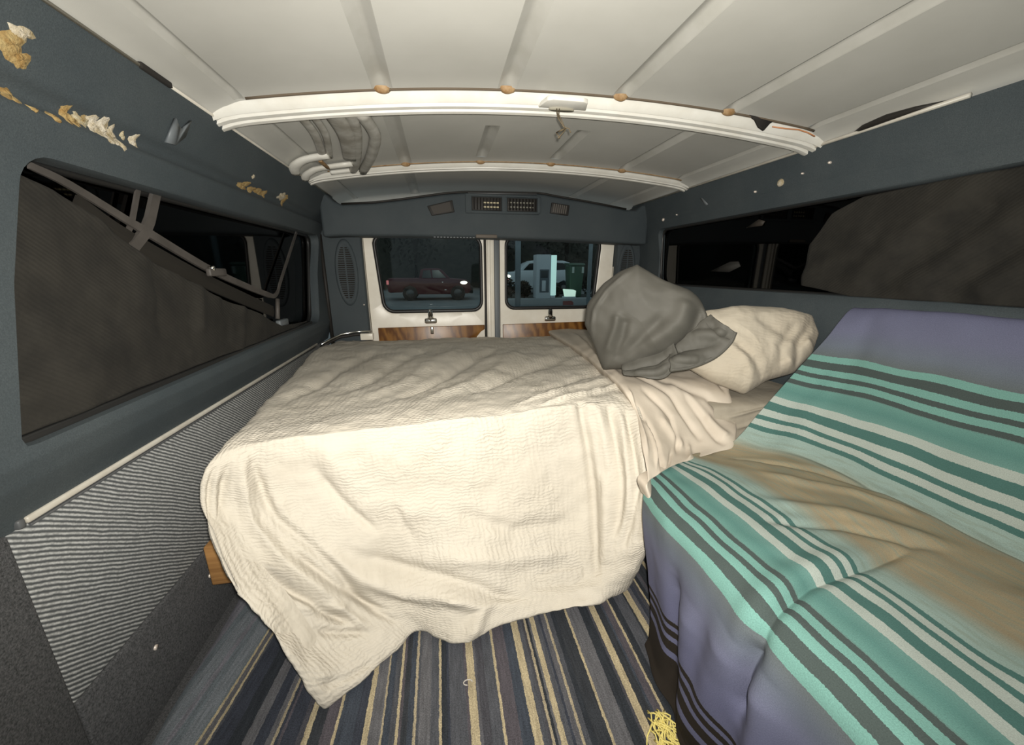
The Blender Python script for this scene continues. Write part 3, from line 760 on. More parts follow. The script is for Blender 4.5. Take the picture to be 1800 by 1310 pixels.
sp_ = t.n('ShaderNodeSeparateXYZ'); t.l(t.co(), sp_.inputs[0])
t.bump(t.math('ADD', t.math('SINE', t.math('MULTIPLY', t.math('ADD', sp_.outputs[1], t.math('MULTIPLY', sp_.outputs[2], 1.2)), 520)), t.math('MULTIPLY', t.noise(300, 2), 2.0)), 0.2, 0.002)
M['curtain'] = t.m

def arcuv(S):
    du = np.linalg.norm(np.diff(S, axis=1), axis=2).mean(0); dv = np.linalg.norm(np.diff(S, axis=0), axis=2).mean(1)
    u = np.concatenate([[0], np.cumsum(du)]); v = np.concatenate([[0], np.cumsum(dv)])
    U, W = np.meshgrid(u, v)
    return np.stack([U.ravel(), W.ravel()], 1)

def cloth(name, net, nr, nc, mat, parent, folds=(), c0=0, r0=0, namp=0.004, nscale=9.0, flip=False, uvnet=None, extra=None):
    net = np.asarray(net, float)
    S = patch(net, nr, nc)
    R, K = net.shape[:2]
    ss, tt = np.meshgrid(np.linspace(0, K - 1, nc) - c0, np.linspace(0, R - 1, nr) - r0)
    n = gnormals(S) * (-1 if flip else 1)
    h = np.zeros(ss.shape)
    for path, wdt, amp in folds:
        d, al = seg_dist(ss, tt * 0.8, [(a, b * 0.8) for a, b in path])
        h += amp * np.exp(-(d / wdt) ** 2) * np.clip(np.minimum(al, 1 - al) * 5 + 0.35, 0, 1)
    h += namp * fbm(S.reshape(-1, 3), nscale, 3, 1.7).reshape(h.shape)
    if extra is not None: h += extra(S, ss, tt)
    uv = arcuv(S)
    S = S + n * h[..., None]
    F = gridfaces(nr, nc)
    if flip: F = [f[::-1] for f in F]
    return mk(name, S.reshape(-1, 3), F, mat, parent, uv=uv if uvnet is None else uvnet(ss, tt))

# ------------------------------------------------------------------ bed: timber frame, mattress, duvet, sheet, pillows
bed = empty('timber_bed', (0.3, 1.6, 0.0))
tag(bed, 'raw timber bed frame, its orange beam end showing left of the duvet', 'bed frame')
def lumber(n, *a): return mk(n, *bbox(*a, 0.004), M['lumber'], bed)
lumber('front_rail', -0.616, 1.10, 0.935, 1.015, 0.132, 0.248)
lumber('rear_rail', -0.586, 1.10, 2.14, 2.22, 0.132, 0.248)
for y in np.linspace(0.97, 2.12, 8): lumber('slat', -0.57, 1.09, y, y + 0.09, 0.248, 0.268)
for x in (-0.50, 0.99):
    for y in (0.965, 2.15): lumber('leg', x, x + 0.07, y, y + 0.06, 0.0, 0.132)
mat_o = empty('mattress', (0.3, 1.6, 0.269))
tag(mat_o, 'mattress in a beige fitted sheet, its corner showing under the cream pillow', 'mattress')
MV, MF = bevel(prism([(-0.53, 0.985, 0.270), (1.165, 0.990, 0.270), (1.165, 2.21, 0.270), (-0.53, 2.21, 0.270)], (0, 0, 0.245)), 0.05, 5)
mk('mattress_body', MV, MF, M['fitted'], mat_o)
# rumpled fitted-sheet overhang at the front right corner of the mattress
FS = [[(0.80, 1.20, 0.525), (0.92, 1.20, 0.528), (1.05, 1.20, 0.530), (1.16, 1.20, 0.530)],
      [(0.80, 0.99, 0.522), (0.92, 0.985, 0.525), (1.05, 0.975, 0.530), (1.16, 0.975, 0.535)],
      [(0.80, 0.955, 0.495), (0.92, 0.945, 0.500), (1.05, 0.935, 0.510), (1.16, 0.945, 0.515)],
      [(0.80, 0.945, 0.44), (0.92, 0.935, 0.44), (1.05, 0.930, 0.45), (1.16, 0.940, 0.45)],
      [(0.80, 0.945, 0.36), (0.92, 0.935, 0.36), (1.05, 0.930, 0.36), (1.16, 0.940, 0.36)]]
cloth('sheet_skirt', FS, 60, 60, M['fitted'], mat_o, [([(0.4, 2.2), (1.8, 1.6), (2.8, 1.4)], 0.07, 0.010), ([(0.6, 2.8), (2.0, 2.2), (2.9, 2.0)], 0.06, 0.009), ([(1.0, 3.4), (2.4, 2.8)], 0.06, 0.008)], namp=0.003, flip=True)

D = np.array(DUVET)
# hem rolls under; left edge and right edge turn down
h1 = D[-1] + np.array([0, 0.035, -0.012]); h1[:, 2] = np.maximum(h1[:, 2], 0.016)
h2 = D[-1] + np.array([0, 0.075, 0.05])
D = np.concatenate([D, h1[None], h2[None]])
lc = D[:, 0].copy(); lc[:5] += (-0.012, 0.0, -0.07); lc[5:] += np.array([0.015, 0.07, 0.0])
rc = D[:, -1].copy(); rc[:5] += (0.05, 0.0, -0.03); rc[5:] += (0.03, 0.08, -0.01)
D = np.concatenate([lc[:, None], D, rc[:, None]], axis=1)
D[:, 0, 2] = np.maximum(D[:, 0, 2], 0.03)
DF = [([(0.97, 5.28), (1.36, 6.33), (2.03, 7.39), (2.6, 9.1)], 0.10, -0.0216), ([(0.79, 5.08), (0.92, 6.43), (1.28, 7.19), (1.89, 8.14)], 0.16, 0.0220),
      ([(1.1, 5.58), (1.67, 6.88), (2.42, 7.64), (3.52, 8.39)], 0.16, 0.0176), ([(1.98, 5.53), (2.42, 6.13), (2.77, 6.58)], 0.07, -0.0121),
      ([(3.13, 6.13), (3.35, 6.88)], 0.07, -0.0081), ([(2.33, 7.09), (3.21, 7.49), (4.27, 7.99), (4.93, 8.89)], 0.14, -0.0162), ([(2.5, 7.5), (3.3, 7.95), (4.1, 8.4)], 0.20, 0.0198),
      ([(6.16, 4.12), (6.16, 6.23), (6.16, 8.19)], 0.06, -0.0216), ([(6.52, 4.67), (6.52, 6.28), (6.43, 7.19)], 0.06, -0.0203), ([(6.74, 4.97), (6.74, 6.23), (6.56, 7.49)], 0.05, -0.0162), ([(6.3, 4.92), (6.34, 6.03)], 0.05, -0.0135),
      ([(6.34, 4.3), (6.34, 6.5), (6.3, 7.8)], 0.07, 0.0132), ([(6.64, 4.8), (6.64, 7.0)], 0.05, 0.0110), ([(6.9, 4.9), (6.88, 7.6)], 0.06, 0.0110),
      ([(1.36, 2.31), (2.2, 1.71), (3.26, 0.95)], 0.09, -0.0135), ([(2.64, 2.71), (3.61, 1.81), (4.89, 0.95)], 0.09, -0.0162), ([(4.05, 2.66), (5.02, 1.91), (6.43, 1.41)], 0.09, -0.0162),
      ([(3.2, 2.9), (4.3, 2.0), (5.4, 1.1)], 0.12, 0.0110), ([(2.0, 2.6), (2.9, 1.8), (4.0, 1.0)], 0.12, 0.0110),
      ([(5.28, 2.86), (5.99, 2.31), (6.91, 2.11)], 0.08, -0.0135), ([(5.64, 3.92), (6.38, 3.12), (6.96, 2.91)], 0.09, 0.0132), ([(5.2, 3.5), (6.0, 2.75), (6.9, 2.5)], 0.08, 0.0110), ([(0.48, 2.41), (1.14, 1.66), (1.98, 1.16)], 0.09, -0.0135),
      ([(2.07, 5.08), (2.69, 6.03), (3.7, 6.33)], 0.20, 0.0088), ([(4.05, 6.38), (4.93, 6.83), (5.86, 6.83)], 0.12, -0.0108), ([(3.61, 7.24), (4.67, 7.44), (5.77, 7.44)], 0.16, 0.0154), ([(3.74, 8.04), (4.36, 8.74), (4.18, 9.85)], 0.14, 0.0154),
      ([(0.57, 5.18), (0.44, 6.63), (0.53, 7.74)], 0.07, -0.0135), ([(0.31, 5.08), (0.18, 6.73), (0.22, 7.84)], 0.06, -0.0108), ([(1.14, 7.99), (1.85, 8.29), (2.03, 8.94)], 0.12, 0.0154), ([(1.28, 8.59), (1.94, 9.1)], 0.08, -0.0135), ([(0.4, 9.65), (1.54, 9.8)], 0.07, -0.0081),
      ([(0.9, 7.3), (1.3, 7.9), (1.9, 8.7)], 0.10, -0.0243), ([(1.5, 7.1), (2.0, 7.8), (2.6, 8.6)], 0.07, -0.0135)]
def duvet_extra(S, s, t):
    k = S.reshape(-1, 3)
    mid = fbm(k, 26, 3, 4.1).reshape(s.shape)
    rid = np.array([noise.ridged_multi_fractal(Vector((p[0] * 15 + 3, p[1] * 15, p[2] * 9)), 1.0, 2.0, 3, 1.0, 2.0) for p in k]).reshape(s.shape)
    return 0.0028 * mid + 0.0020 * (rid - 1.0) * np.clip((s - 3.0) / 3.0, 0.25, 1.0)
duv = cloth('duvet', D, 300, 280, M['duvet'], None, DF, c0=1, r0=0, namp=0.008, nscale=6.0, extra=duvet_extra, flip=True)
tag(duv, 'large crinkled cream duvet spread over the bed and draped to the rug', 'duvet')

S_ = np.array(SHEET)
# turned-down band of the cover: thick soft roll along its left border, tucked edges
bot = S_[-1] + np.array([0.0, 0.04, -0.010]); S_ = np.concatenate([S_, bot[None]])
lc = S_[:, 0] + np.array([0.012, 0.0, -0.028]); rc = S_[:, -1] + np.array([0.012, 0.07, -0.02])
S_ = np.concatenate([lc[:, None], S_, rc[:, None]], axis=1)
S_[:, 1:4, 2] += 0.010
SF = [([(0.82, 2.44), (2.26, 3.44), (3.27, 4.7)], 0.10, -0.0099), ([(1.92, 2.77), (3.65, 3.29), (4.87, 4.07)], 0.12, -0.0112), ([(0.94, 3.29), (2.08, 4.19), (2.14, 5.25)], 0.10, -0.0087),
      ([(0.28, 3.77), (0.91, 4.76), (1.38, 5.88)], 0.10, -0.0099), ([(2.67, 3.2), (3.36, 3.92), (4.34, 5.34)], 0.10, -0.0087), ([(0.19, 3.08), (0.1, 3.65), (0.31, 5.19)], 0.10, 0.0074),
      ([(1.16, 0.36), (0.31, 1.45), (0.41, 2.44)], 0.14, 0.0099), ([(1.48, 4.25), (2.45, 5.04)], 0.14, 0.0099), ([(4.28, 2.02), (4.56, 2.92)], 0.10, -0.0074), ([(3.6, 3.9), (4.5, 5.0)], 0.14, 0.0112),
      ([(0.6, 4.2), (0.9, 5.6)], 0.08, 0.0074), ([(1.8, 5.2), (1.7, 5.9)], 0.08, -0.0062), ([(2.7, 4.9), (2.9, 5.8)], 0.10, 0.0074), ([(2.3, 2.9), (3.6, 3.9)], 0.14, 0.0087)]
sh = cloth('bed_sheet', S_, 150, 130, M['sheet'], None, SF, c0=1, namp=0.005, nscale=8.0, flip=True)
tag(sh, 'smooth cream sheet turned back in soft folds below the grey pillow', 'sheet')

def puffy(name, outline, T_front, T_back, nrm, mat, parent=None, nr=34, n=120, folds=(), namp=0.006, nscale=14, p=2.4, q=0.55, ridge=None):
    """pillow: an outline in space inflated to both sides"""
    O = resample_closed([tuple(o) for o in outline], n * 4)
    O = cr1(np.concatenate([O[::8], O[:1]]), n + 1)[:-1]
    c = O.mean(0); nrm = np.array(nrm, float); nrm /= np.linalg.norm(nrm)
    rr = np.linspace(0.0, 1.0, nr)
    V = []; uv = []
    e1 = np.cross(nrm, [0, 0, 1]); e1 /= np.linalg.norm(e1); e2 = np.cross(e1, nrm)
    for side, T in ((1, T_front), (-1, T_back)):
        for r in rr[::1] if side == 1 else rr[::1]:
            for k in range(n):
                P = c + (O[k] - c) * (1 - (1 - r) ** 1.25)
                h = T * max(0.0, 1 - r ** p) ** q
                a = (P - c) @ e1; b = (P - c) @ e2
                wv = namp * noise.fractal(Vector((a * nscale, b * nscale, side * 3.3)), 1.0, 2.0, 3)
                if ridge: wv += ridge * (noise.ridged_multi_fractal(Vector((a * 7 + b * 3 + 5, b * 10 - a * 4, side * 2.0)), 1.0, 2.0, 3, 1.0, 2.0) - 1.0)
                if side == 1:
                    for path, wd, am in folds:
                        d, al = seg_dist(np.array(a), np.array(b), path)
                        wv += am * math.exp(-(float(d) / wd) ** 2) * min(1, 6 * min(al, 1 - al) + 0.3)
                P = P + nrm * (side * (h + wv * min(1, (1 - r) * 6)))
                V.append(tuple(P)); uv.append((a, b))
    F = gridfaces(nr, n, True)
    F2 = [tuple(i + nr * n for i in f)[::-1] for f in F]
    return mk(name, V, F + F2, mat, parent, uv=uv)

gk = lambda pts: [Vector(p) for p in pts]
GREY = [(0.588,1.106,0.935),(0.652,1.065,0.892),(0.719,1.020,0.861),(0.743,1.005,0.835),(0.764,0.994,0.790),(0.777,0.989,0.751),(0.769,1.002,0.680),(0.704,1.052,0.621),(0.618,1.106,0.611),(0.524,1.160,0.598),(0.495,1.173,0.674),(0.463,1.189,0.748),(0.466,1.185,0.813),(0.506,1.160,0.877),(0.547,1.133,0.915)]
WHITE=[ (0.751,1.116,0.742),(0.838,1.116,0.782),(0.957,1.098,0.800),(1.078,1.068,0.795),(1.167,1.034,0.770),(1.174,1.005,0.719),(1.137,0.982,0.661),(1.072,0.970,0.611),(0.992,0.978,0.590),(0.915,0.974,0.550),(0.823,1.016,0.584),(0.748,1.060,0.632) ]
FLAP = [[(0.661,1.001,0.681),(0.691,0.992,0.719),(0.724,0.982,0.761),(0.744,0.976,0.783),(0.758,0.972,0.794)],
 [(0.641,0.966,0.664),(0.683,0.954,0.690),(0.727,0.941,0.719),(0.756,0.932,0.747),(0.766,0.928,0.776)],
 [(0.633,0.951,0.645),(0.688,0.936,0.656),(0.744,0.920,0.685),(0.777,0.909,0.725),(0.786,0.905,0.757)]]
wp = empty('pillow', (0.98, 1.06, 0.54)); tag(wp, 'cream crinkled pillow lying behind the grey one, against the side wall', 'pillow')
puffy('pillow_body', WHITE, 0.085, 0.085, (-0.45, -0.72, 0.50), M['pillowcase'], wp, namp=0.008, nscale=11, ridge=0.006,
      folds=[([(-0.17, 0.08), (-0.13, 0.0), (-0.14, -0.08)], 0.012, -0.014), ([(-0.12, 0.06), (-0.08, -0.02), (-0.09, -0.07)], 0.012, -0.012), ([(0.05, -0.02), (-0.02, -0.08), (-0.04, -0.12)], 0.012, -0.012),
             ([(0.10, -0.02), (0.02, -0.07), (-0.01, -0.13)], 0.014, 0.010), ([(-0.15, 0.02), (-0.19, 0.0)], 0.010, 0.012), ([(-0.10, -0.05), (-0.14, -0.10)], 0.012, 0.014), ([(0.0, 0.06), (-0.06, 0.03), (-0.10, 0.02)], 0.014, -0.008)])
gp = empty('pillow', (0.62, 1.10, 0.60)); tag(gp, 'grey pillow propped upright, its open case flap hanging over the cream pillow', 'pillow')
puffy('pillow_body', GREY, 0.080, 0.085, (-0.50, -0.83, 0.22), M['greycase'], gp, namp=0.008, nscale=9, p=2.2, q=0.6, ridge=0.0035,
      folds=[([(0.10, -0.10), (0.075, -0.02), (0.07, 0.02)], 0.012, 0.014), ([(0.075, -0.12), (0.05, -0.04), (0.045, 0.01)], 0.012, -0.012), ([(-0.16, 0.05), (-0.14, -0.02), (-0.09, -0.09)], 0.014, -0.020),
             ([(-0.12, 0.07), (-0.10, 0.0), (-0.02, -0.07)], 0.022, 0.018), ([(-0.17, 0.08), (-0.18, 0.0)], 0.010, 0.014), ([(-0.06, 0.02), (0.0, -0.05), (0.07, -0.12)], 0.016, -0.012),
             ([(0.15, -0.06), (0.145, 0.03), (0.11, 0.09), (0.05, 0.145)], 0.006, 0.010), ([(-0.02, -0.11), (-0.10, -0.08), (-0.15, -0.03)], 0.012, -0.014)])
fl = cloth('case_flap', FLAP, 50, 60, M['greycase'], gp, [([(0.4, 0.3), (1.6, 1.0), (2.6, 1.5)], 0.20, 0.010), ([(1.5, 0.2), (2.6, 0.8), (3.6, 1.2)], 0.16, -0.010), ([(0.2, 1.0), (1.4, 1.7)], 0.16, -0.008), ([(2.8, 0.4), (3.2, 1.8)], 0.14, 0.008)], namp=0.008, nscale=16)
sol = fl.modifiers.new('thickness', 'SOLIDIFY'); sol.thickness = 0.008
hemp = cr1(np.array(FLAP[2]), 24)
mk('flap_hem', *tube([tuple(p) for p in hemp], 0.006, 8), M['greycase'], gp)
LF_DZ = 0.022
lowflap = [[(0.560,1.085,0.612),(0.60,1.055,0.630),(0.64,1.02,0.655),(0.672,0.99,0.690)],
           [(0.548,1.060,0.590),(0.59,1.025,0.605),(0.635,0.985,0.625),(0.665,0.962,0.665)],
           [(0.545,1.045,0.582),(0.588,1.008,0.585),(0.632,0.968,0.590),(0.662,0.945,0.640)]]
lowflap = [[(x, y + 0.01, z + LF_DZ) for x, y, z in q] for q in lowflap]
lf = cloth('case_flap', lowflap, 36, 44, M['greycase'], gp, [([(0.2, 1.0), (1.6, 0.8), (2.6, 0.6)], 0.16, 0.010), ([(0.6, 1.6), (2.4, 1.3)], 0.14, -0.008)], namp=0.008, nscale=16)
sol = lf.modifiers.new('thickness', 'SOLIDIFY'); sol.thickness = 0.008

# ------------------------------------------------------------------ bench sofa and its striped blanket
bench = empty('bench_sofa', (0.85, 0.0, 0.0)); tag(bench, 'low bench sofa along the side wall, hidden under the striped blanket', 'sofa')
mk('base', *bbox(0.56, 1.14, -0.86, 0.58, 0.0, 0.28, 0.01), M['carpet'], bench)
mk('seat_cushion', *bbox(0.475, 1.00, -0.86, 0.62, 0.282, 0.408, 0.03, 4), M['darkgrey'], bench)
mk('backrest', *prism([(1.03, -0.86, 0.412), (1.14, -0.86, 0.412), (1.165, -0.86, 0.785), (1.112, -0.86, 0.785)], (0, 1.66, 0), bev=0.02, seg=3), M['darkgrey'], bench)

BV = [-0.47, -0.425, -0.33, -0.20, -0.08, -0.02, 0.03, 0.12, 0.25, 0.38, 0.48, 0.535, 0.58, 0.70, 0.82, 0.92, 0.96]
BN = [(1.165, 0.795), (1.105, 0.822), (1.077, 0.740), (1.045, 0.615), (1.012, 0.498), (0.996, 0.440), (0.958, 0.424), (0.87, 0.424), (0.745, 0.427), (0.618, 0.430), (0.520, 0.428), (0.468, 0.415), (0.445, 0.372), (0.442, 0.255), (0.440, 0.140), (0.432, 0.045), (0.415, 0.020)]
BE = [(1.165, 0.790), (1.100, 0.816), (1.035, 0.735), (0.950, 0.625), (0.872, 0.525), (0.830, 0.470), (0.790, 0.437), (0.725, 0.424), (0.660, 0.425), (0.590, 0.427), (0.520, 0.425), (0.478, 0.412), (0.462, 0.365), (0.470, 0.250), (0.478, 0.140), (0.474, 0.050), (0.460, 0.022)]
BYE = [0.865, 0.860, 0.862, 0.868, 0.872, 0.872, 0.870, 0.862, 0.850, 0.825, 0.790, 0.765, 0.735, 0.712, 0.690, 0.672, 0.665]
BY = [1.0, 0.90, 0.76, 0.60, 0.46, 0.40, 0.34, 0.2, 0.05, -0.2, -0.5, -0.85]
net = []
for r in range(len(BV)):
    row = []
    for k, f in enumerate(BY):
        if k <= 2:
            e = [1.0, 0.72, 0.22][k]
            y = BYE[r] - [0, 0.04, 0.095][k]
        else:
            e = 0.0; y = f if f < 0.5 else min(f, BYE[r] - 0.145)
        x = BN[r][0] * (1 - e) + BE[r][0] * e; z = BN[r][1] * (1 - e) + BE[r][1] * e
        if BV[r] > 0.56:                                # hanging front: soft vertical folds
            a = (BV[r] - 0.56) / 0.4
            x += a * [0.0, 0.004, 0.012, 0.030, 0.014, 0.004, 0.016, 0.03, -0.01, 0.03, -0.01, 0][k]
        row.append((x, y, z, BV[r]))
    net.append(row)
net = np.array(net)
nr, nc = 330, 230
S4 = patch(net, nr, nc)
S = S4[..., :3]; vv = S4[..., 3]
n = gnormals(S)
ref = np.array([-0.5, -0.2, 0.8]); n *= np.sign((n * ref).sum(2, keepdims=True))
xx, yy, zz = S[..., 0], S[..., 1], S[..., 2]
h = np.zeros(vv.shape)
def bf(path, wd, am):
    global h
    d, al = seg_dist(vv, yy, path)
    h += am * np.exp(-(d / wd) ** 2) * np.clip(np.minimum(al, 1 - al) * 5 + 0.3, 0, 1)
bf([(0.58, 0.365), (0.44, 0.405), (0.30, 0.425), (0.16, 0.45)], 0.010, -0.010)          # tuck across the seat
bf([(0.60, 0.39), (0.44, 0.43), (0.28, 0.455)], 0.022, 0.009)
bf([(0.57, 0.372), (0.64, 0.375), (0.72, 0.37)], 0.016, -0.022)
bf([(0.60, 0.345), (0.75, 0.335), (0.92, 0.30)], 0.030, 0.026)
bf([(0.60, 0.41), (0.75, 0.43), (0.92, 0.45)], 0.040, 0.022)
bf([(0.38, 0.56), (0.24, 0.52), (0.12, 0.44)], 0.012, -0.008)
bf([(0.32, 0.62), (0.18, 0.55), (0.08, 0.44)], 0.020, 0.009)
bf([(0.20, 0.72), (0.08, 0.62), (0.03, 0.52)], 0.016, 0.010)
bf([(0.14, 0.80), (0.05, 0.72), (0.00, 0.60)], 0.012, -0.009)
bf([(0.10, 0.34), (0.22, 0.26), (0.36, 0.2)], 0.03, 0.008)
bf([(0.04, 0.30), (0.20, 0.20)], 0.02, -0.006)
bf([(0.64, 0.575), (0.78, 0.57), (0.94, 0.56)], 0.022, -0.016)
bf([(0.64, 0.51), (0.78, 0.50), (0.95, 0.47)], 0.034, 0.020)
bf([(0.0, 0.85), (0.0, -0.85)], 0.010, -0.012)                                           # crease seat / backrest
bf([(-0.40, 0.80), (-0.20, 0.80), (0.02, 0.82)], 0.03, -0.008)
h += 0.005 * fbm(S.reshape(-1, 3), 7, 3, 9.2).reshape(h.shape)
S = S + n * h[..., None]
wob = 0.004 * fbm(S.reshape(-1, 3), 9, 2, 5.5).reshape(h.shape)
uv = np.stack([yy.ravel(), (vv + wob).ravel()], 1)
t = MT('striped_blanket_weave', (0.3, 0.5, 0.5, 1), 0.95, spec=0.2)
sep = t.n('ShaderNodeSeparateXYZ'); t.l(t.co('UV'), sep.inputs[0])
v = t.math('ADD', sep.outputs[1], t.math('MULTIPLY', t.math('SUBTRACT', t.noise(380, 2, vec=t.co('UV')), 0.5), 0.0035))
wv = t.math('ABSOLUTE', t.math('SUBTRACT', v, 0.14))
bs = lambda r, g, b, k=0.60: tuple(c * k for c in srgb(r, g, b)[:3]) + (1.0,)
TAN, TAN2, AQ = bs(172, 158, 130), bs(188, 172, 140), bs(166, 188, 180)
TEAL, WHT, TURQ = bs(84, 124, 118), bs(190, 200, 192), bs(112, 148, 141)
GRY, BTQ, GG = bs(80, 91, 89), bs(126, 174, 164), bs(108, 116, 118)
LIL, LIL2, DRK = bs(118, 121, 146), bs(112, 114, 144), bs(48, 42, 36)
hard = [(0.0, TAN), (0.172, AQ), (0.178, TEAL), (0.190, WHT), (0.204, TEAL), (0.218, WHT), (0.236, TEAL), (0.258, WHT), (0.282, TURQ), (0.330, GRY), (0.343, BTQ), (0.357, GRY), (0.371, BTQ), (0.386, GRY), (0.405, BTQ), (0.423, GG),
        (0.615, LIL), (0.640, DRK), (0.651, LIL2), (0.662, DRK), (0.677, LIL2), (0.690, DRK), (0.712, LIL2), (0.730, DRK)]
base = t.ramp(wv, hard, 'CONSTANT')
soft1 = t.ramp(wv, [(0.0, TAN), (0.06, TAN2), (0.11, TAN), (0.15, AQ), (0.177, AQ)], 'LINEAR')
base = t.mix(t.math('LESS_THAN', wv, 0.178), base, soft1)
soft2 = t.ramp(wv, [(0.423, GG), (0.455, bs(116, 124, 138)), (0.50, LIL), (0.60, LIL2), (0.64, LIL2)], 'LINEAR')
m2 = t.math('MULTIPLY', t.math('GREATER_THAN', wv, 0.423), t.math('LESS_THAN', wv, 0.640))
base = t.mix(m2, base, soft2)
soft3 = t.ramp(wv, [(0.282, bs(118, 160, 152)), (0.306, bs(100, 146, 139)), (0.330, bs(114, 160, 151))], 'LINEAR')
m3 = t.math('MULTIPLY', t.math('GREATER_THAN', wv, 0.282), t.math('LESS_THAN', wv, 0.330))
base = t.mix(m3, base, soft3)
mp = t.n('ShaderNodeMapping'); mp.inputs['Scale'].default_value = (9, 60, 1); t.l(t.co('UV'), mp.inputs[0])
streak = t.maprange(t.noise(2.2, 4, vec=mp.outputs[0]), 0.46, 0.62)
inner = t.math('MULTIPLY', streak, t.math('MULTIPLY', t.math('LESS_THAN', wv, 0.17), 0.55))
base = t.mix(inner, base, bs(150, 164, 150))
spk = t.maprange(t.noise(620, 2, vec=t.co('UV')), 0.25, 0.75, 0.78, 1.12)
sc_ = t.n('ShaderNodeVectorMath', operation='SCALE'); t.l(base, sc_.inputs[0]); t.l(spk, sc_.inputs['Scale'])
t.l(sc_.outputs[0], t.b.inputs['Base Color'])
t.bump(t.noise(700, 2, vec=t.co('UV')), 0.35, 0.002)
bl = mk('striped_blanket', S.reshape(-1, 3), gridfaces(nr, nc), t.m, None, uv=uv)
tag(bl, 'turquoise, lilac and tan striped blanket covering the bench sofa down to the rug', 'blanket')
sol = bl.modifiers.new('thickness', 'SOLIDIFY'); sol.thickness = 0.004; sol.offset = -1 

# ------------------------------------------------------------------ striped rug
CS = [(c_, w_ * 0.85) for c_, w_ in [(-0.525, .008), (-0.506, .008), (-0.375, .006), (-0.309, .013), (-0.254, .009), (-0.194, .016), (-0.160, .005), (-0.147, .005), (-0.134, .008), (-0.099, .006), (-0.045, .007), (0.025, .016), (0.083, .010), (0.148, .022), (0.177, .005), (0.187, .005), (0.199, .010), (0.239, .006), (0.295, .009), (0.370, .018), (0.424, .011), (0.487, .024), (0.535, .008), (0.60, .012), (0.68, .02)]]
rnd = random.Random(11)
pal = [srgb(58, 62, 72), srgb(80, 82, 88), srgb(98, 98, 102), srgb(54, 57, 62), srgb(84, 80, 86), srgb(64, 70, 80), srgb(72, 72, 78), srgb(48, 52, 58), srgb(90, 90, 95), srgb(76, 78, 84)]
palL = [srgb(120, 126, 132), srgb(130, 132, 138), srgb(108, 116, 122), srgb(122, 122, 130)]
X0, XW = -0.66, 1.50
stops = []; cur = X0; last = None
def fill(a, b):
    global last
    x = a
    while x < b - 0.003:
        wd = min(rnd.choice([0.006, 0.010, 0.014, 0.020, 0.028, 0.035]), b - x)
        c = rnd.choice([q for q in (palL if x < -0.53 else pal) if q != last]); last = c
        stops.append(((x - X0) / XW, c)); x += wd
for cxx, wd in CS:
    fill(cur, cxx - wd / 2)
    stops.append(((cxx - wd / 2 - X0) / XW, srgb(176, 163, 134) if wd > 0.0052 else srgb(162, 151, 128))); cur = cxx + wd / 2
fill(cur, 0.83)
t = MT('striped_rug_pile', (0.1, 0.1, 0.12, 1), 0.95, spec=0.2)
sep = t.n('ShaderNodeSeparateXYZ'); t.l(t.co('UV'), sep.inputs[0])
mp = t.n('ShaderNodeMapping'); mp.inputs['Scale'].default_value = (40, 26, 1); t.l(t.co('UV'), mp.inputs[0])
wob = t.math('MULTIPLY', t.math('SUBTRACT', t.noise(3.0, 3, vec=mp.outputs[0]), 0.5), 0.0055)
wob2 = t.math('MULTIPLY', t.math('SUBTRACT', t.noise(420, 2, vec=t.co('UV')), 0.5), 0.0030)
fac = t.math('DIVIDE', t.math('SUBTRACT', t.math('ADD', t.math('ADD', sep.outputs[0], wob), wob2), X0), XW)
base = stripe_chain(t, fac, stops)
mp2 = t.n('ShaderNodeMapping'); mp2.inputs['Scale'].default_value = (70, 7, 1); t.l(t.co('UV'), mp2.inputs[0])
ab = t.maprange(t.noise(2.5, 5, vec=mp2.outputs[0]), 0.3, 0.75, 0.70, 1.25)
sc_ = t.n('ShaderNodeVectorMath', operation='SCALE'); t.l(base, sc_.inputs[0]); t.l(ab, sc_.inputs['Scale'])
gr = t.maprange(t.noise(380, 3, vec=t.co('UV')), 0.28, 0.72, 0.55, 1.35)
sc2 = t.n('ShaderNodeVectorMath', operation='SCALE'); t.l(sc_.outputs[0], sc2.inputs[0]); t.l(gr, sc2.inputs['Scale'])
t.l(sc2.outputs[0], t.b.inputs['Base Color'])
t.bump(t.noise(600, 3, vec=t.co('UV')), 0.7, 0.004)
nr, nc = 150, 120
V = []; uv = []
for i in range(nr):
    y = -0.6 + 2.3 * i / (nr - 1)
    xl = -0.612 + 0.008 * noise.noise(Vector((y * 6, 0, 0))) + 0.004 * noise.noise(Vector((y * 25, 3, 0)))
    for j in range(nc):
        f = j / (nc - 1); x = xl + (0.80 - xl) * f
        z = 0.011 + 0.0025 * noise.noise(Vector((x * 14, y * 5, 1.0)))
        if j == 0 or j == nc - 1 or i == 0 or i == nr - 1: z = 0.001
        V.append((x, y, z))
        sl = 0.16 * min(1.0, max(0.0, (-0.15 - x) / 0.35))
        uv.append((x - sl * (y - 0.62), y))
rug = empty('striped_rug', (0.1, 0.6, 0.0)); tag(rug, 'woven rug with dark blue, grey and cream lengthwise stripes on the van floor', 'rug')
mk('rug_body', V, gridfaces(nr, nc), t.m, rug, uv=uv)
yarn = []
rnd = random.Random(3)
for k in range(70):
    x = rnd.uniform(0.375, 0.425); y = rnd.uniform(0.455, 0.535); a = rnd.uniform(-0.6, 0.9); L = rnd.uniform(0.02, 0.055)
    pts = [(x + math.sin(a) * L * s + 0.006 * math.sin(5 * s + k), y - math.cos(a) * L * s, 0.014 + 0.012 * math.sin(s * 3.0) * rnd.uniform(0.5, 1.2)) for s in np.linspace(0, 1, 5)]
    yarn.append(tube(pts, 0.0017, 4))
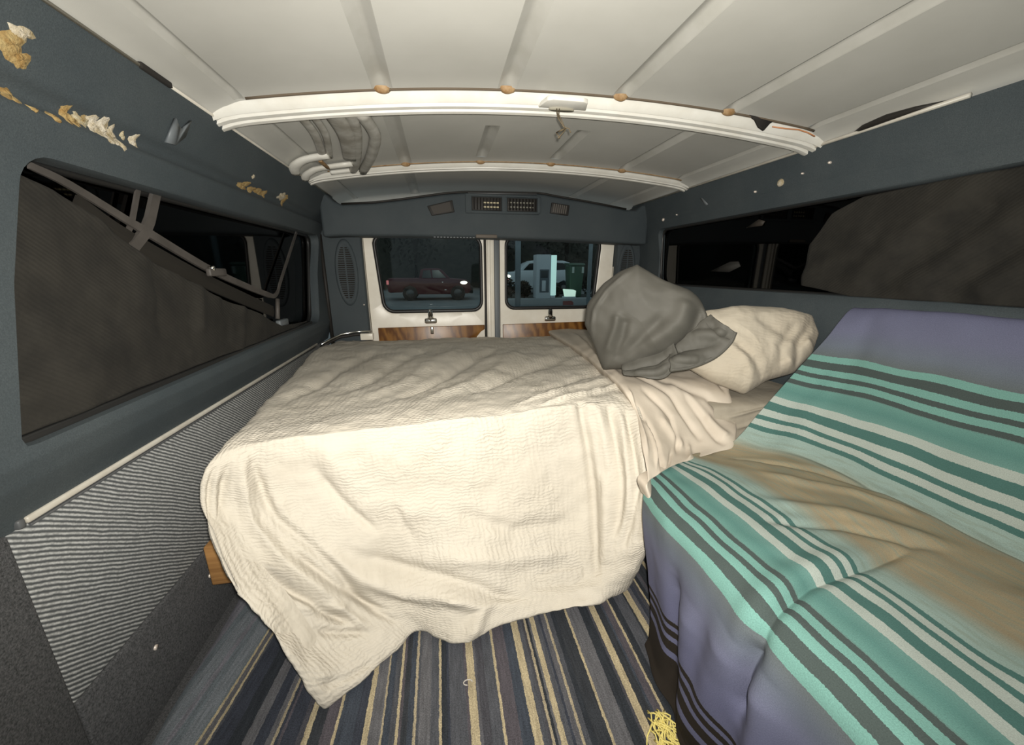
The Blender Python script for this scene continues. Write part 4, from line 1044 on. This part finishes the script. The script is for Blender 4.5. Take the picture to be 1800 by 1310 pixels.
for k in range(30):
    x = rnd.uniform(0.445, 0.475); y = rnd.uniform(0.455, 0.52); L = 0.03
    yarn.append(tube([(x + 0.004 * math.sin(k), y, 0.014), (x + 0.008 * math.sin(k), y - L * 0.5, 0.024), (x + 0.012 * math.sin(2 * k), y - L, 0.014)], 0.0018, 4))
tag(mk('frayed_yarn', *join(yarn), simple('yellow_yarn', (0.66, 0.56, 0.18, 1), 0.9), rug), kind='stuff')
for px_, py_ in [(0.02, 0.66), (0.465, 0.60)]:
    mk('loose_thread', *tube([(px_ + 0.010 * math.cos(a), py_ + 0.006 * math.sin(a), 0.0165) for a in np.linspace(0, 4.6, 10)], 0.0013, 5), simple('thread_grey', (0.45, 0.42, 0.38, 1), 0.9), rug)

# ------------------------------------------------------------------ blackout cloths in the side windows
def curtain(name, label, x, pts_top, zlow, yrange, sgn, folds, nr=70, nc=150, amp=0.010):
    ys = np.linspace(*yrange, nc); V = []
    for i in range(nr):
        f = i / (nr - 1)
        for y in ys:
            zt = float(np.interp(y, [p[0] for p in pts_top], [p[1] for p in pts_top])); zb = zlow(y)
            zt = max(zt, zb + 0.003)
            z = zb + (zt - zb) * f
            d = amp * noise.fractal(Vector((y * 6, z * 6, 2.0 * sgn)), 1.0, 2.0, 3)
            for path, wd, am in folds:
                dd, al = seg_dist(np.array(y), np.array(z), path)
                d += am * math.exp(-(float(dd) / wd) ** 2)
            V.append((x + sgn * max(-0.006, d), y, z))
    o = mk(name, V, gridfaces(nr, nc), M['curtain'])
    s = o.modifiers.new('thickness', 'SOLIDIFY'); s.thickness = 0.002; s.offset = 0
    return tag(o, label, 'curtain', kind=None)
curtain('window_cloth', 'black cloth slipping down across the long window left of the bed', -0.622,
        [(0.62, 0.70), (0.66, 0.84), (0.735, 1.070), (0.762, 1.062), (0.814, 1.048), (0.898, 1.010), (0.983, 0.950), (1.135, 0.890), (1.222, 0.852), (1.433, 0.783), (1.641, 0.708), (1.9, 0.690), (2.0, 0.686)],
        lambda y: 0.683, (0.628, 1.95), 1, [([(1.02, 0.93), (1.00, 0.80)], 0.025, -0.012), ([(1.15, 0.87), (1.13, 0.78)], 0.02, 0.010), ([(1.28, 0.82), (1.24, 0.74)], 0.025, -0.012), ([(0.72, 0.93), (0.95, 0.86)], 0.04, 0.010), ([(1.35, 0.80), (1.30, 0.70)], 0.02, 0.010)])
curtain('window_cloth', 'wrinkled black cloth bunched over the window above the striped blanket', 1.200,
        [(-0.4, 1.128), (0.8, 1.128), (0.98, 1.122), (1.06, 1.09), (1.12, 1.00)], lambda y: 0.845 + 0.15 * max(0, y - 0.95), (-0.33, 1.12), -1,
        [([(0.95, 0.90), (0.75, 1.10)], 0.03, 0.014), ([(0.80, 0.88), (0.60, 1.08)], 0.03, 0.014), ([(0.66, 0.88), (0.50, 1.05)], 0.025, 0.014), ([(0.88, 0.88), (0.70, 1.05)], 0.02, -0.012), ([(0.73, 0.88), (0.56, 1.05)], 0.02, -0.012), ([(1.1, 0.90), (0.95, 1.0)], 0.03, 0.012)])

# ================================================================== OUTSIDE, SEEN THROUGH THE REAR WINDOWS
M['asphalt'] = simple('asphalt', (0.20, 0.215, 0.22, 1), 0.9, c2=(0.15, 0.16, 0.165, 1), scale=0.8)
M['concrete'] = simple('kerb_concrete', (0.30, 0.32, 0.33, 1), 0.9, c2=(0.28, 0.30, 0.31, 1), scale=2)
M['soil'] = simple('dark_soil', (0.02, 0.02, 0.015, 1), 1.0)
M['leaf'] = simple('dark_foliage', (0.016, 0.014, 0.008, 1), 0.9, c2=(0.034, 0.030, 0.020, 1), scale=3)
M['bark'] = simple('bark', (0.035, 0.028, 0.02, 1), 0.95)
M['red'] = simple('dark_red_paint', (0.085, 0.007, 0.012, 1), 0.35)
M['white_car'] = simple('white_car_paint', (0.62, 0.68, 0.72, 1), 0.35)
M['car_glass'] = simple('dark_car_glass', (0.01, 0.012, 0.012, 1), 0.15)
M['tyre'] = simple('tyre', (0.012, 0.012, 0.012, 1), 0.8)
M['hubcap'] = simple('hubcap', (0.12, 0.12, 0.12, 1), 0.4, 0.6)
M['pole'] = simple('galvanised_pole', (0.30, 0.34, 0.36, 1), 0.6, c2=(0.24, 0.27, 0.29, 1), scale=3)
def emit(name, col, st):
    t = MT(name, col, 0.5); t.b.inputs['Emission Color'].default_value = col; t.b.inputs['Emission Strength'].default_value = st; return t.m
M['headlamp'] = emit('lit_headlamp', (1.0, 0.93, 0.72, 1), 3.0)
M['tail'] = emit('lit_tail_lamp', (0.9, 0.25, 0.25, 1), 0.4)
def gz(y): return -0.66 + 0.016 * max(0, y - 3)
ys = [2.6, 5, 9, 13, 17, 22, 30]
V = [(x, y, gz(y)) for y in ys for x in (-40, -20, 0, 10, 20, 45)]
tag(mk('ground', V, gridfaces(len(ys), 6), M['asphalt']), kind='structure')
V = []
for i in range(24):
    for j in range(60):
        x = -45 + j * 1.6; f = i / 23; y = 25 + f * 12 + 1.2 * noise.noise(Vector((x * 0.3, f * 3, 0)))
        V.append((x, y, gz(25) - 0.1 + 9.5 * f ** 0.8 + 1.0 * noise.noise(Vector((x * 0.25, f * 4, 5)))))
tag(mk('hillside', V, gridfaces(24, 60), M['leaf']), kind='structure')
tag(mk('kerb', *bbox(2.2, 9.5, 15.2, 15.6, gz(15) - 0.1, -0.19, 0.03), M['concrete']), kind='structure')
tag(mk('planting_bed', *bbox(2.2, 9.5, 15.6, 19.0, gz(15) - 0.1, -0.26, 0.05), M['soil']), kind='structure')

def leafball(cxyz, rad, n, seed, sq=1.0):
    rnd = random.Random(seed); parts = []
    V, F = [], []
    for k in range(n):
        d = Vector((rnd.gauss(0, 1), rnd.gauss(0, 1), rnd.gauss(0, 1))).normalized() * (rnd.random() ** 0.4)
        p = Vector((cxyz[0] + d.x * rad[0], cxyz[1] + d.y * rad[1], cxyz[2] + d.z * rad[2]))
        a = Vector((rnd.gauss(0, 1), rnd.gauss(0, 1), rnd.gauss(0, 1))).normalized(); b = a.orthogonal().normalized()
        s = rnd.uniform(0.5, 1.0) * sq
        i = len(V)
        V += [tuple(p - a * s), tuple(p + b * s * 0.45), tuple(p + a * s), tuple(p - b * s * 0.45)]
        F.append((i, i + 1, i + 2, i + 3))
    return V, F
def tree(x, y, hgt, r, label, seed):
    e = empty('tree', (x, y, gz(y))); tag(e, label, 'tree', 'trees on the slope behind the car park')
    mk('trunk', *tube([(x, y, gz(y)), (x + 0.1, y, gz(y) + hgt * 0.4), (x, y, gz(y) + hgt * 0.75)], [0.22, 0.17, 0.08], 8), M['bark'], e)
    mk('crown', *leafball((x, y, gz(y) + hgt * 0.62), (r, r, hgt * 0.42), 900, seed, 0.22), M['leaf'], e, smooth=False)
tree(-1.4, 24.5, 6.5, 2.3, 'dark leafy tree rising behind the red pickup truck', 2)
tree(3.4, 24.0, 6.0, 2.0, 'dark leafy tree behind the thick steel post, left of the white cabinet', 3)
tree(8.0, 24.5, 6.5, 2.3, 'dark leafy tree behind the green wheelie bin', 4)

def wheel(e, x, y, z, r, side):
    wv = mk('wheel', *bevel(prism([(x + r * math.cos(a), y, z + r * math.sin(a)) for a in np.linspace(0, 2 * math.pi, 20, endpoint=False)], (0, 0.2 * side, 0)), 0.03, 2), M['tyre'], e)
    mk('hubcap', *prism([(x + r * 0.55 * math.cos(a), y - 0.006, z + r * 0.55 * math.sin(a)) for a in np.linspace(0, 2 * math.pi, 16, endpoint=False)], (0, 0.012 , 0)), M['hubcap'], wv)
# red pickup, facing right
Y = 18.0; g = gz(Y)
e = empty('pickup_truck', (-0.5, Y + 0.8, g)); tag(e, 'dark red pickup truck with its headlamp on, crossing the car park', 'truck')
body = [(-2.28, 0.42), (-2.30, 0.78), (-2.25, 0.98), (-0.95, 0.98), (0.35, 0.98), (1.20, 0.92), (1.36, 0.80), (1.40, 0.45), (1.30, 0.30), (1.12, 0.30), (1.05, 0.55), (0.80, 0.68), (0.55, 0.55), (0.48, 0.28), (-1.00, 0.28), (-1.08, 0.55), (-1.33, 0.68), (-1.58, 0.55), (-1.66, 0.38), (-2.2, 0.36)]
mk('body', *prism([(x, Y, g + z) for x, z in body], (0, 1.6, 0), bev=0.03), M['red'], e)
cabp = [(-0.92, 0.97), (-0.82, 1.36), (-0.62, 1.42), (-0.05, 1.42), (0.12, 1.36), (0.48, 0.97)]
cabo = mk('cab', *prism([(x, Y + 0.12, g + z) for x, z in cabp], (0, 1.36, 0), bev=0.03), M['red'], e)
mk('side_window', *prism([(x, Y + 0.10, g + z) for x, z in [(-0.78, 1.00), (-0.70, 1.32), (-0.40, 1.34), (-0.36, 1.00)]], (0, 0.03, 0)), M['car_glass'], cabo, smooth=False)
mk('side_window', *prism([(x, Y + 0.10, g + z) for x, z in [(-0.30, 1.00), (-0.32, 1.34), (-0.02, 1.34), (0.30, 1.00)]], (0, 0.03, 0)), M['car_glass'], cabo, smooth=False)
for x in (-1.33, 0.80): wheel(e, x, Y - 0.02, g + 0.33, 0.33, 1)
for x in (-1.33, 0.80): wheel(e, x, Y + 1.62, g + 0.33, 0.33, -1)
mk('headlamp', *prism([(1.08 + 0.16 * math.cos(a), Y - 0.012, g + 0.79 + 0.075 * math.sin(a)) for a in np.linspace(0, 2 * math.pi, 16, endpoint=False)], (0, 0.05, 0)), M['headlamp'], e)
mk('tail_lamp', *bbox(-2.32, -2.22, Y - 0.01, Y + 0.05, g + 0.72, g + 0.90, 0.01), M['tail'], e)
mk('bumper', *bbox(1.30, 1.50, Y + 0.02, Y + 1.58, g + 0.30, g + 0.62, 0.04), M['blackpl'], e)
mk('door_handle', *bbox(0.10, 0.16, Y - 0.015, Y + 0.01, g + 0.80, g + 0.83, 0.004), M['chrome'], e)
mk('side_marker', *bbox(0.20, 0.29, Y - 0.015, Y + 0.01, g + 0.46, g + 0.49, 0.004), M['chrome'], e)

# white estate car behind the cabinet, nose to the left
Y = 20.5; g = gz(Y) 
e = empty('estate_car', (5.6, Y + 0.8, g)); tag(e, 'white estate car parked behind the cabinet and the bin', 'car')
body = [(3.35, 0.45), (3.38, 0.95), (3.60, 1.18), (4.45, 1.26), (6.9, 1.30), (7.35, 1.22), (7.42, 0.5), (7.05, 0.40), (6.95, 0.62), (6.65, 0.76), (6.35, 0.62), (6.28, 0.36), (4.72, 0.36), (4.65, 0.62), (4.35, 0.76), (4.05, 0.62), (3.98, 0.42)]
mk('body', *prism([(x, Y, g + z) for x, z in body], (0, 1.7, 0), bev=0.04), M['white_car'], e)
cabo = mk('cabin', *prism([(x, Y + 0.12, g + z) for x, z in [(4.15, 1.22), (4.60, 1.66), (4.95, 1.80), (6.6, 1.80), (7.0, 1.70), (7.25, 1.28)]], (0, 1.45, 0), bev=0.04), M['white_car'], e)
for q in [[(4.42, 1.30), (4.75, 1.64), (5.30, 1.68), (5.30, 1.30)], [(5.42, 1.30), (5.42, 1.68), (6.10, 1.68), (6.10, 1.30)], [(6.22, 1.30), (6.22, 1.68), (6.65, 1.66), (6.95, 1.34)]]:
    mk('side_window', *prism([(x, Y + 0.10, g + z) for x, z in q], (0, 0.03, 0)), M['car_glass'], cabo, smooth=False)
for x in (4.35, 6.65): wheel(e, x, Y - 0.02, g + 0.34, 0.34, 1)
for x in (4.35, 6.65): wheel(e, x, Y + 1.72, g + 0.34, 0.34, -1)
mk('headlamp', *prism([(3.56 + 0.15 * math.cos(a), Y - 0.012, g + 0.99 + 0.08 * math.sin(a)) for a in np.linspace(0, 2 * math.pi, 14, endpoint=False)], (0, 0.05, 0)), M['headlamp'], e)
mk('indicator', *bbox(3.46, 3.66, Y - 0.012, Y + 0.02, g + 0.80, g + 0.85, 0.01), M['tail'], e)

# white cabinet with a dark recess on the kerb
zt = 1.515; zk = -0.19
e = empty('kiosk_cabinet', (4.4, 15.4, zk)); tag(e, 'tall white cabinet on the kerb, streetlight painted into its right side', 'cabinet')
M['kiosk'] = simple('kiosk_white', (0.55, 0.60, 0.64, 1), 0.6)
crease(mk('body', *bbox(3.80, 4.40, 15.21, 15.80, zk, zt, 0.02), M['kiosk'], e))
rec = mk('recess', *bbox(3.93, 4.32, 15.19, 15.215, 0.05, 0.95, 0.01), simple('kiosk_recess', (0.12, 0.14, 0.16, 1), 0.5), e)
mk('recess_panel', *bbox(4.02, 4.18, 15.18, 15.192, 0.10, 0.52, 0.01), M['kiosk'], rec)
mk('keypad', *bbox(3.97, 4.26, 15.18, 15.192, 0.62, 0.90, 0.01), simple('kiosk_keypad', (0.05, 0.055, 0.06, 1), 0.5), rec)
mk('streetlit_side', *bbox(4.405, 4.62, 15.20, 15.60, zk + 0.12, zt - 0.02, 0.02), emit('painted_streetlight', (0.68, 0.95, 0.88, 1), 0.62), e)  # cabinet's side face; the streetlight on it is put in as emission
mk('side_base', *bbox(4.405, 4.60, 15.21, 15.59, zk, zk + 0.118, 0.02), M['kiosk'], e)

e = empty('wheelie_bin', (5.75, 16.2, -0.26)); tag(e, 'green wheelie bin beside the white cabinet', 'bin')
M['bin'] = simple('green_bin_plastic', (0.055, 0.10, 0.065, 1), 0.5)
b0 = [(5.46, 15.95), (5.98, 15.95), (5.98, 16.45), (5.46, 16.45)]; b1 = [(5.40, 15.88), (6.05, 15.88), (6.05, 16.55), (5.40, 16.55)]
VB = [(x, y, -0.20) for x, y in b0] + [(x, y, 1.10) for x, y in b1]
mk('bin_body', *bevel((VB, [(3, 2, 1, 0), (4, 5, 6, 7)] + [(i, (i + 1) % 4, 4 + (i + 1) % 4, 4 + i) for i in range(4)]), 0.03, 2), M['bin'], e)
mk('lid', *prism([(5.37, 15.84, 1.11), (5.37, 16.60, 1.11), (5.37, 16.58, 1.22), (5.37, 15.95, 1.20)], (0.71, 0, 0), bev=0.02), M['bin'], e)
mk('handle', *tube([(5.45, 16.62, 1.12), (5.45, 16.70, 1.16), (6.0, 16.70, 1.16), (6.0, 16.62, 1.12)], 0.02, 8), M['bin'], e)
for x in (5.47, 5.96): mk('wheel', *prism([(x, 16.46 + 0.1 * math.cos(a), -0.16 + 0.1 * math.sin(a)) for a in np.linspace(0, 2 * math.pi, 14, endpoint=False)], (0.05, 0, 0)), M['tyre'], e)
for x in (5.50, 5.93): mk('bin_sticker', *bbox(x, x + 0.10, 15.868, 15.880, 0.80, 1.05, 0.004), simple('bin_label%d' % int(x * 100), (0.45, 0.50, 0.46, 1), 0.6), e)

lb = empty('low_block', (5.2, 15.35, -0.19)); tag(lb, 'low white block on the kerb in front of the bin, lit look painted as glow', 'block')
mk('block_base', *bbox(4.97, 5.50, 15.26, 15.50, -0.19, -0.13, 0.015), M['kiosk'], lb)
mk('lit_face', *prism([(5.05, 15.26, -0.13), (5.48, 15.26, -0.13), (5.50, 15.26, 0.10), (5.40, 15.26, 0.14), (4.98, 15.26, 0.17)], (0, 0.2, 0), bev=0.02), emit('lit_white_block', (0.78, 0.95, 0.80, 1), 0.75), lb)  # the white block's lit look is put into its face as emission
for x, y, nm, r in [(2.70, 13.5, 'grey steel post behind the left of the right-hand rear window', 0.10), (5.62, 14.2, 'grey steel post ending above the green bin', 0.075)]:
    e = empty('post', (x, y, gz(y))); tag(e, nm, 'post')
    mk('shaft', *tube([(x, y, gz(y) + 0.03), (x, y, 4.2)], r, 14), M['pole'], e)
    mk('foot_plate', *bbox(x - 0.2, x + 0.2, y - 0.2, y + 0.2, gz(y), gz(y) + 0.03, 0.005), M['pole'], e)
for k, (x, rx, hz, lab) in enumerate([(2.75, 0.40, 0.42, 'dark low shrub at the foot of the left steel post'), (3.52, 0.26, 0.36, 'dark low shrub left of the white cabinet'), (5.02, 0.26, 0.30, 'dark low shrub between the cabinet and the bin'), (6.55, 0.50, 0.50, 'dark low shrub right of the wheelie bin')]):
    y = 16.1 if k != 2 else 16.6
    e = empty('shrub', (x, y, -0.26)); tag(e, lab, 'shrub', 'shrubs in the planting bed')
    mk('foliage', *leafball((x, y, -0.22 + hz), (rx, 0.4, hz), 500, 20 + k, 0.09), M['leaf'], e, smooth=False)
    mk('stem', *tube([(x, y, -0.26), (x, y, -0.1 + hz)], 0.02, 6), M['bark'], e)
